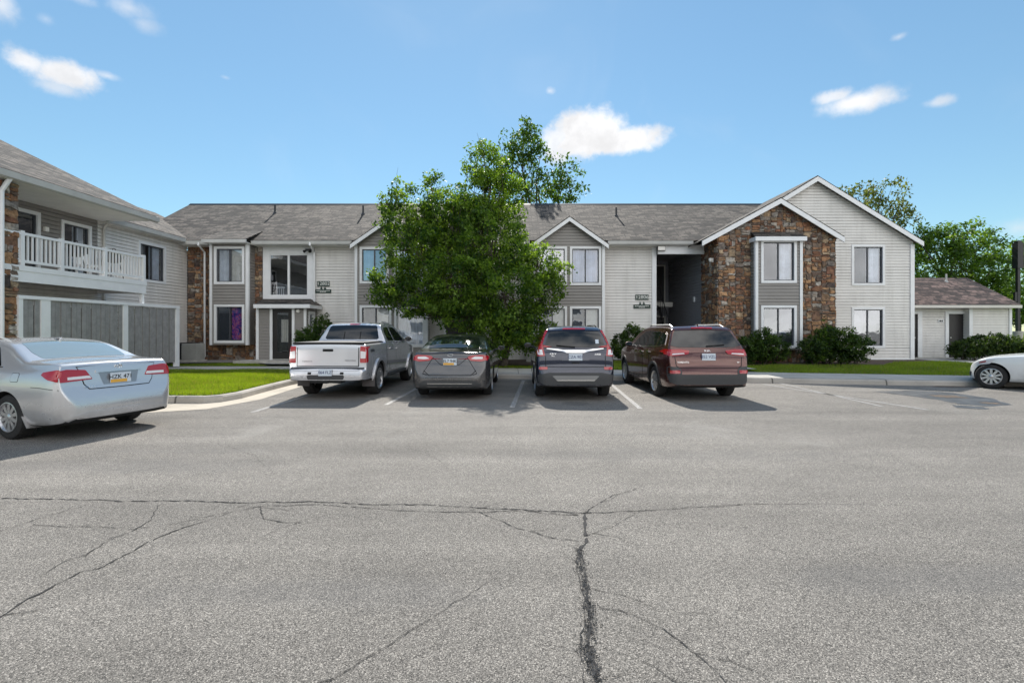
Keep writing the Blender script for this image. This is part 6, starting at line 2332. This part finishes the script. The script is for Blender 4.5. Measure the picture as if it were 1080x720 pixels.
c.patch("windshield", [(2.9, -.54), (3.6, -.68), (3.7, 0), (3.6, .68), (2.9, .54), (2.85, 0)], "top", V["glass"], res=.06, rnd_=.05)
c.both("side_window", [(1.25, 1.08), (1.6, 1.31), (2.05, 1.39), (2.05, 1.06)], "side", V["glass"], res=.05, rnd_=.02)
c.both("side_window", [(2.11, 1.06), (2.11, 1.39), (2.55, 1.38), (3.0, 1.22), (3.35, 1.05)], "side", V["glass"], res=.05, rnd_=.02)
c.both("window_trim", [(1.18, 1.045), (3.4, 1.03), (3.4, 1.045), (1.2, 1.062)], "side", V["chrome"], off=.008, res=.1)
c.door([(1.62, .98), (1.52, .80), (1.55, .55), (1.78, .34), (2.08, .30), (2.09, 1.02), (1.75, 1.03)], (1.74, .92))
c.door([(2.12, .30), (3.2, .30), (3.28, .6), (3.25, 1.01), (2.12, 1.02)], (2.27, .92))
for tl in c.both("tail_lamp", [(.39, .955), (.46, .885), (.70, .865), (.84, .90), (.85, .98), (.74, 1.015), (.52, 1.005), (.42, .985)], "rear", V["redlens"], off=.014, res=.04, rnd_=.02): pass
c.both("tail_lamp_side", [(.08, .90), (.38, .955), (.40, .985), (.12, 1.0)], "side", V["redlens"], off=.012, res=.05, rnd_=.02)
c.both("reverse_lamp", [(.47, .93), (.58, .915), (.74, .925), (.74, .97), (.56, .975)], "rear", V["clearlens"], off=.019, res=.05, rnd_=.02)
lid = c.patch("trunk_gap", [(-.40, .955), (-.21, .79), (.21, .79), (.40, .955), (.388, .958), (.205, .802), (-.205, .802), (-.388, .958)], "rear", V["seam"], off=.002, thick=.006, res=.08)
c.patch("trunk_spoiler", mir_poly([(0, 1.045), (.66, 1.03), (.62, 1.062), (0, 1.078)]), "rear", V["grey"], off=.015, thick=.02, res=.08)
c.both("trunk_seam", [(.385, .955), (.40, .955), (.62, .60), (.52, .56), (.51, .575), (.60, .61)], "rear", V["seam"], off=.002, thick=.006, res=.08)
c.patch("bumper_trim", mir_poly([(0, .555), (.48, .555), (.60, .67), (.585, .675), (.47, .572), (0, .572)]), "rear", V["seam"], off=.003, thick=.006, res=.08)
c.patch("bumper_valance", mir_poly([(0, .27), (.66, .28), (.72, .36), (.60, .44), (0, .44)]), "rear", V["clad"], off=.008, thick=.01, res=.08)
c.patch("chrome_strip", mir_poly([(0, .372), (.50, .372), (.50, .384), (0, .384)]), "rear", V["chrome"], off=.014, res=.1)
c.plate(.865, "EL7 94K", "orange")
c.exhaust(-.62, .30, .10); c.exhaust(.62, .30, .10)
c.mirror(3.15, 1.04, .90)
c.both("headlamp", [(4.25, .72), (4.68, .66), (4.70, .74), (4.35, .86)], "side", V["clearlens"], off=.006, res=.06)
b, lp_ = c.ring(0, 1.01, .06, .026, .006); b.build("emblem", V["chrome"], c.root, True)

# ================= navy SUV
SZ = [(.25, .92), (.4, .98), (.62, 1.0), (.85, .995), (.98, .975), (1.08, .945), (1.3, .845), (1.5, .755), (1.66, .68)]
loc, hd = place(1.42, 10.95, .8)
c = Car("dark navy blue SUV with tall red tail lamps beside the rear window", "SUV", loc, hd, 4.55, 1.82,
        [(0, .55), (.015, .63), (.035, .70), (.06, .755), (.075, .80), (.085, .90), (.10, 1.0), (.12, 1.07), (.145, 1.11), (.20, 1.21), (.30, 1.38), (.385, 1.52), (.42, 1.57), (.45, 1.60), (.52, 1.625), (.75, 1.655), (1.2, 1.68), (1.9, 1.675), (2.4, 1.62), (2.8, 1.47), (3.35, 1.16), (3.8, 1.08), (4.2, .98), (4.42, .84), (4.53, .65), (4.55, .5)],
        SZ, [(0, .80), (.03, .86), (.08, .915), (.16, .95), (.3, .975), (.6, .99), (1.2, 1.0), (6, 1.0)], PLAN_F, [(0, .34), (.1, .30), (.5, .27), (4.0, .25), (4.4, .26), (4.55, .34)], (.96, 3.58), .345, V["navy"], "parked_suv", spokes=10, arch=.05, crown=.02, rc=.06)
rw = c.patch("rear_window", mir_poly([(0, 1.19), (.50, 1.185), (.64, 1.21), (.665, 1.26), (.575, 1.515), (.54, 1.54), (0, 1.545)]), "rear", V["glass"], off=.006, res=.05)
for tl in c.both("tail_lamp", [(.68, 1.00), (.845, .985), (.86, 1.10), (.835, 1.22), (.70, 1.50), (.63, 1.57), (.60, 1.56), (.665, 1.45), (.735, 1.24)], "rear", V["redlens"], off=.014, res=.04, rnd_=.01): pass
c.both("tail_lamp_side", [(.12, 1.0), (.28, 1.06), (.30, 1.16), (.50, 1.54), (.46, 1.56), (.20, 1.2)], "side", V["redlens"], off=.010, res=.05)
c.both("reverse_lamp", [(.725, 1.02), (.825, 1.02), (.83, 1.13), (.745, 1.13)], "rear", V["clearlens"], off=.020, res=.05, rnd_=.015)
c.patch("stop_lamp", mir_poly([(0, 1.585), (.26, 1.585), (.25, 1.605), (0, 1.608)]), "rear", V["redlens"], off=.022, res=.08)
c.patch("spoiler", mir_poly([(0, 1.56), (.56, 1.555), (.60, 1.58), (.55, 1.625), (0, 1.64)]), "rear", V["navy"], off=.014, thick=.02, res=.08)
c.patch("chrome_bar", mir_poly([(0, 1.06), (.20, 1.063), (.33, 1.095), (.64, 1.145), (.64, 1.165), (.40, 1.15), (.27, 1.125), (0, 1.125)]), "rear", V["chrome"], off=.020, thick=.02, res=.06)
c.patch("tailgate_gap", mir_poly([(0, .765), (.66, .765), (.66, 1.0), (.674, 1.0), (.674, .752), (0, .752)]), "rear", V["seam"], off=.002, thick=.006, res=.08)
c.patch("plate_recess", mir_poly([(0, .90), (.31, .90), (.33, 1.045), (0, 1.05)]), "rear", V["recess"] if "recess" in V else V["navy"], off=.006, thick=.01, res=.08)
c.plate(.975, "CZA 907")
c.badge("H", .09, 0, 1.095, "seam", "emblem", sx=1.3)
c.badge("CR-V", .055, .50, 1.045); c.badge("EX-L", .03, .50, .995); c.badge("AWD", .05, -.50, 1.035)
c.both("reflector", [(.63, .695), (.815, .695), (.815, .755), (.63, .755)], "rear", V["redlens"], off=.012, res=.06, rnd_=.015)
c.patch("handle", mir_poly([(0, .83), (.085, .83), (.085, .86), (0, .86)]), "rear", V["seam"], off=.004, res=.1)
c.patch("bumper_valance", mir_poly([(0, .36), (.70, .37), (.82, .42), (.84, .58), (.60, .63), (0, .63)]), "rear", V["clad"], off=.008, thick=.01, res=.06)
c.patch("skid_plate", mir_poly([(0, .44), (.40, .44), (.52, .555), (.46, .565), (0, .565)]), "rear", V["skid"], off=.016, thick=.01, res=.08)
c.patch("skid_strip", mir_poly([(0, .455), (.42, .455), (.435, .475), (0, .475)]), "rear", V["chrome"], off=.022, thick=.01, res=.08)
b = MB(); b.box(.02, .3, -.045, .045, .33, .42); b.build("hitch", V["seam"], c.root)
c.both("side_window", [(.62, 1.22), (.70, 1.47), (.90, 1.50), (1.02, 1.16)], "side", V["glass"], res=.05, rnd_=.02)
c.both("side_window", [(1.08, 1.16), (1.02, 1.50), (1.75, 1.535), (1.75, 1.14)], "side", V["glass"], res=.05, rnd_=.02)
c.both("side_window", [(1.81, 1.14), (1.81, 1.535), (2.2, 1.51), (2.65, 1.34), (2.95, 1.13)], "side", V["glass"], res=.05, rnd_=.02)
c.door([(1.32, .95), (1.30, .8), (1.45, .48), (1.78, .42), (1.79, 1.10), (1.25, 1.12)], (1.42, 1.02))
c.door([(1.82, .42), (2.75, .42), (2.88, .6), (2.86, 1.08), (1.82, 1.10)], (1.96, 1.0))
c.patch("windshield", [(2.5, -.56), (3.15, -.68), (3.27, 0), (3.15, .68), (2.5, .56), (2.45, 0)], "top", V["glass"], res=.06, rnd_=.05)
c.arch_trim(V["clad"], .05)
c.mirror(2.72, 1.14, .89)
c.wiper(0, 1.20, .42, 1.235)
b = MB(); b.tube([(.80, 0, 1.65), (.62, 0, 1.86)], [.008, .004], 6); b.build("roof_antenna", V["seam"], c.root)
b = MB()
for sg in (-1, 1): b.tube([(.75, sg * .56, 1.655), (.95, sg * .56, 1.69), (2.1, sg * .56, 1.685), (2.25, sg * .55, 1.655)], .016, 8)
b.build("roof_rail", V["navy"], c.root)
c.patch("rear_sticker", [(-.545, 1.27), (-.47, 1.27), (-.47, 1.36), (-.545, 1.36)], "rear", V["plate"], off=.008, res=.1)

# ================= maroon SUV
SZ2 = [(.25, .92), (.4, .98), (.65, 1.0), (.9, .995), (1.02, .975), (1.12, .945), (1.3, .86), (1.5, .775), (1.7, .69)]
loc, hd = place(4.36, 10.85, -1.5)
c = Car("maroon SUV with silver roof rails in the rightmost occupied stall", "SUV", loc, hd, 4.76, 1.89,
        [(0, .58), (.015, .66), (.035, .72), (.055, .76), (.07, .82), (.085, .92), (.11, 1.02), (.14, 1.09), (.19, 1.16), (.27, 1.28), (.37, 1.44), (.43, 1.54), (.46, 1.59), (.50, 1.625), (.60, 1.648), (.9, 1.675), (1.4, 1.69), (2.1, 1.685), (2.5, 1.64), (2.9, 1.50), (3.5, 1.18), (3.9, 1.11), (4.35, 1.02), (4.6, .88), (4.73, .68), (4.76, .5)],
        SZ2, [(0, .80), (.03, .86), (.08, .915), (.16, .95), (.3, .975), (.6, .99), (1.2, 1.0), (6, 1.0)], PLAN_F, [(0, .36), (.1, .30), (.5, .27), (4.2, .25), (4.6, .26), (4.76, .34)], (1.04, 3.82), .365, V["maroon"], "parked_suv", spokes=10, arch=.05, crown=.02, rc=.06)
c.patch("rear_window", mir_poly([(0, 1.185), (.62, 1.19), (.79, 1.225), (.785, 1.26), (.645, 1.545), (.60, 1.56), (0, 1.575)]), "rear", V["glass"], off=.006, res=.05)
c.patch("spoiler", mir_poly([(0, 1.585), (.60, 1.56), (.66, 1.575), (.60, 1.635), (0, 1.66)]), "rear", V["maroon"], off=.016, thick=.02, res=.08)
c.patch("stop_lamp", mir_poly([(0, 1.605), (.24, 1.60), (.24, 1.62), (0, 1.626)]), "rear", V["redlens"], off=.026, res=.08)
for tl in c.both("tail_lamp", [(.44, 1.045), (.70, 1.005), (.87, 1.00), (.90, 1.08), (.87, 1.14), (.62, 1.145), (.40, 1.115)], "rear", V["redlens"], off=.014, res=.04, rnd_=.02): pass
c.both("tail_lamp_side", [(.10, 1.01), (.36, 1.03), (.52, 1.10), (.44, 1.145), (.15, 1.15)], "side", V["redlens"], off=.012, res=.05, rnd_=.02)
c.both("reverse_lamp", [(.52, 1.042), (.80, 1.022), (.80, 1.052), (.54, 1.062)], "rear", V["clearlens"], off=.019, res=.05)
c.patch("tailgate_gap", mir_poly([(0, .752), (.66, .752), (.72, .79), (.74, .98), (.754, .98), (.735, .78), (.67, .738), (0, .738)]), "rear", V["seam"], off=.002, thick=.006, res=.08)
c.patch("plate_recess", mir_poly([(0, .885), (.36, .885), (.44, .90), (.33, 1.055), (0, 1.06)]), "rear", V["recess2"] if "recess2" in V else V["maroon"], off=.006, thick=.01, res=.08)
c.plate(.985, "852 VZU")
c.badge("KIA", .06, 0, 1.115, sx=1.5)
c.badge("SORENTO", .05, .57, .865)
c.badge("SX", .04, -.66, .865)
c.both("reflector", [(.66, .62), (.86, .62), (.86, .69), (.66, .69)], "rear", V["redlens"], off=.014, res=.06, rnd_=.015)
c.patch("bumper_valance", mir_poly([(0, .37), (.74, .38), (.86, .43), (.90, .58), (.66, .60), (0, .60)]), "rear", V["clad"], off=.008, thick=.01, res=.06)
c.both("reflector_pocket", [(.62, .585), (.90, .585), (.90, .78), (.70, .76), (.62, .70)], "rear", V["clad"], off=.006, res=.06, rnd_=.03)
c.both("side_window", [(.58, 1.26), (.66, 1.46), (.78, 1.51), (1.00, 1.52), (1.06, 1.20)], "side", V["glass"], res=.05, rnd_=.03)
c.both("side_window", [(1.12, 1.20), (1.06, 1.53), (1.86, 1.56), (1.86, 1.18)], "side", V["glass"], res=.05, rnd_=.02)
c.both("side_window", [(1.92, 1.18), (1.92, 1.56), (2.3, 1.535), (2.75, 1.37), (3.08, 1.16)], "side", V["glass"], res=.05, rnd_=.02)
c.both("window_trim", [(.50, 1.235), (.62, 1.21), (1.1, 1.17), (3.15, 1.13), (3.15, 1.145), (1.1, 1.188), (.62, 1.228)], "side", V["chrome"], off=.010, res=.1)
c.both("window_trim", [(.50, 1.235), (.62, 1.49), (.76, 1.535), (.76, 1.522), (.635, 1.48), (.52, 1.24)], "side", V["chrome"], off=.010, res=.1)
c.handle_m = V["chrome"]
c.door([(1.40, .98), (1.38, .82), (1.52, .50), (1.88, .44), (1.89, 1.13), (1.34, 1.15)], (1.52, 1.05))
c.door([(1.92, .44), (2.9, .44), (3.02, .6), (3.0, 1.10), (1.92, 1.13)], (2.06, 1.03))
c.patch("windshield", [(2.6, -.58), (3.3, -.72), (3.42, 0), (3.3, .72), (2.6, .58), (2.55, 0)], "top", V["glass"], res=.06, rnd_=.05)
c.arch_trim(V["clad"], .055)
c.both("sill_cladding", [(1.42, .27), (3.42, .27), (3.42, .40), (1.42, .40)], "side", V["clad"], off=.010, res=.15)
c.mirror(2.85, 1.17, .92)
c.wiper(0, 1.225, -.42, 1.25)
c.exhaust(-.68, .36, .08, .04)
b = MB()
for sg in (-1, 1): b.tube([(.66, sg * .60, 1.64), (.85, sg * .60, 1.695), (2.2, sg * .60, 1.70), (2.4, sg * .59, 1.66)], .018, 8)
b.build("roof_rail", V["alloy"], c.root)
b = MB(); b.prism([(.72, -.03, 1.655), (.92, 0, 1.675), (.72, .03, 1.655)], [(.68, -.004, 1.71), (.74, 0, 1.72), (.68, .004, 1.71)]); b.build("roof_antenna", V["maroon"], c.root)

# ================= white car at the right edge, its nose towards the lawn kerb
FA = 3.70
_h = R(133); _f = Vector((math.cos(_h), math.sin(_h), 0)); _l = Vector((-_f.y, _f.x, 0))
_o = Vector((12.95, 13.32, 0)) - _l * .77 - _f * FA
c = Car("white car cut off by the right edge of the photo beside the low evergreen shrub", "car", tuple(_o), _h, 4.16, 1.76,
        [(0, .50), (.03, .70), (.08, .95), (.12, 1.05), (.3, 1.17), (.6, 1.31), (1.0, 1.41), (1.6, 1.46), (2.0, 1.43), (2.3, 1.35), (2.6, 1.20), (2.9, 1.02), (3.05, .965), (3.3, .925), (3.6, .88), (3.8, .83), (3.95, .77), (4.05, .70), (4.12, .60), (4.16, .42)],
        [(.18, .90), (.30, .965), (.48, .995), (.66, 1.0), (.82, .985), (.95, .955), (1.06, .905), (1.25, .82), (1.54, .68)],
        PLAN_R, [(0, .42), (.03, .52), (.09, .66), (.2, .80), (.36, .91), (.6, .98), (1.0, 1.0), (6, 1.0)], [(0, .30), (.1, .24), (.5, .19), (3.9, .18), (4.16, .22)], (.85, FA), .325, V["white"], spokes=10, arch=.04, sedan=True)
c.patch("windshield", [(2.28, -.56), (2.8, -.66), (2.93, 0), (2.8, .66), (2.28, .56), (2.23, 0)], "top", V["glass"], res=.06, rnd_=.05)
c.both("side_window", [(.75, 1.02), (.9, 1.22), (1.5, 1.34), (1.5, 1.0)], "side", V["glass"], res=.05, rnd_=.02)
c.both("side_window", [(1.57, 1.0), (1.57, 1.34), (1.95, 1.33), (2.3, 1.20), (2.66, 1.0)], "side", V["glass"], res=.05, rnd_=.02)
c.door([(1.15, .95), (1.0, .80), (1.1, .5), (1.25, .34), (1.52, .30), (1.53, .93), (1.2, .95)], (1.2, .85))
c.door([(1.56, .30), (2.72, .30), (2.80, .6), (2.72, .88), (1.56, .92)], (1.72, .84))
c.both("headlamp", [(3.72, .67), (3.98, .61), (4.03, .65), (3.88, .74), (3.62, .80)], "side", V["clearlens"], off=.008, res=.05, rnd_=.02)
c.both("marker_lamp", [(3.80, .71), (3.94, .67), (3.94, .695), (3.80, .745)], "side", V["redlens"], off=.013, res=.05)
c.patch("grille", mir_poly([(0, .30), (.45, .30), (.5, .42), (0, .44)]), "front", V["clad"], off=.006, res=.06)
c.mirror(2.58, 1.0, .87)
c.plate(.80, "XVR 206", "blue")
c.both("tail_lamp", [(.55, .80), (.78, .80), (.78, 1.0), (.6, 1.02)], "rear", V["redlens"], off=.012, res=.05, rnd_=.02)
c.patch("rear_window", mir_poly([(0, 1.10), (.5, 1.10), (.45, 1.24), (0, 1.26)]), "rear", V["glass"], off=.006, res=.05)
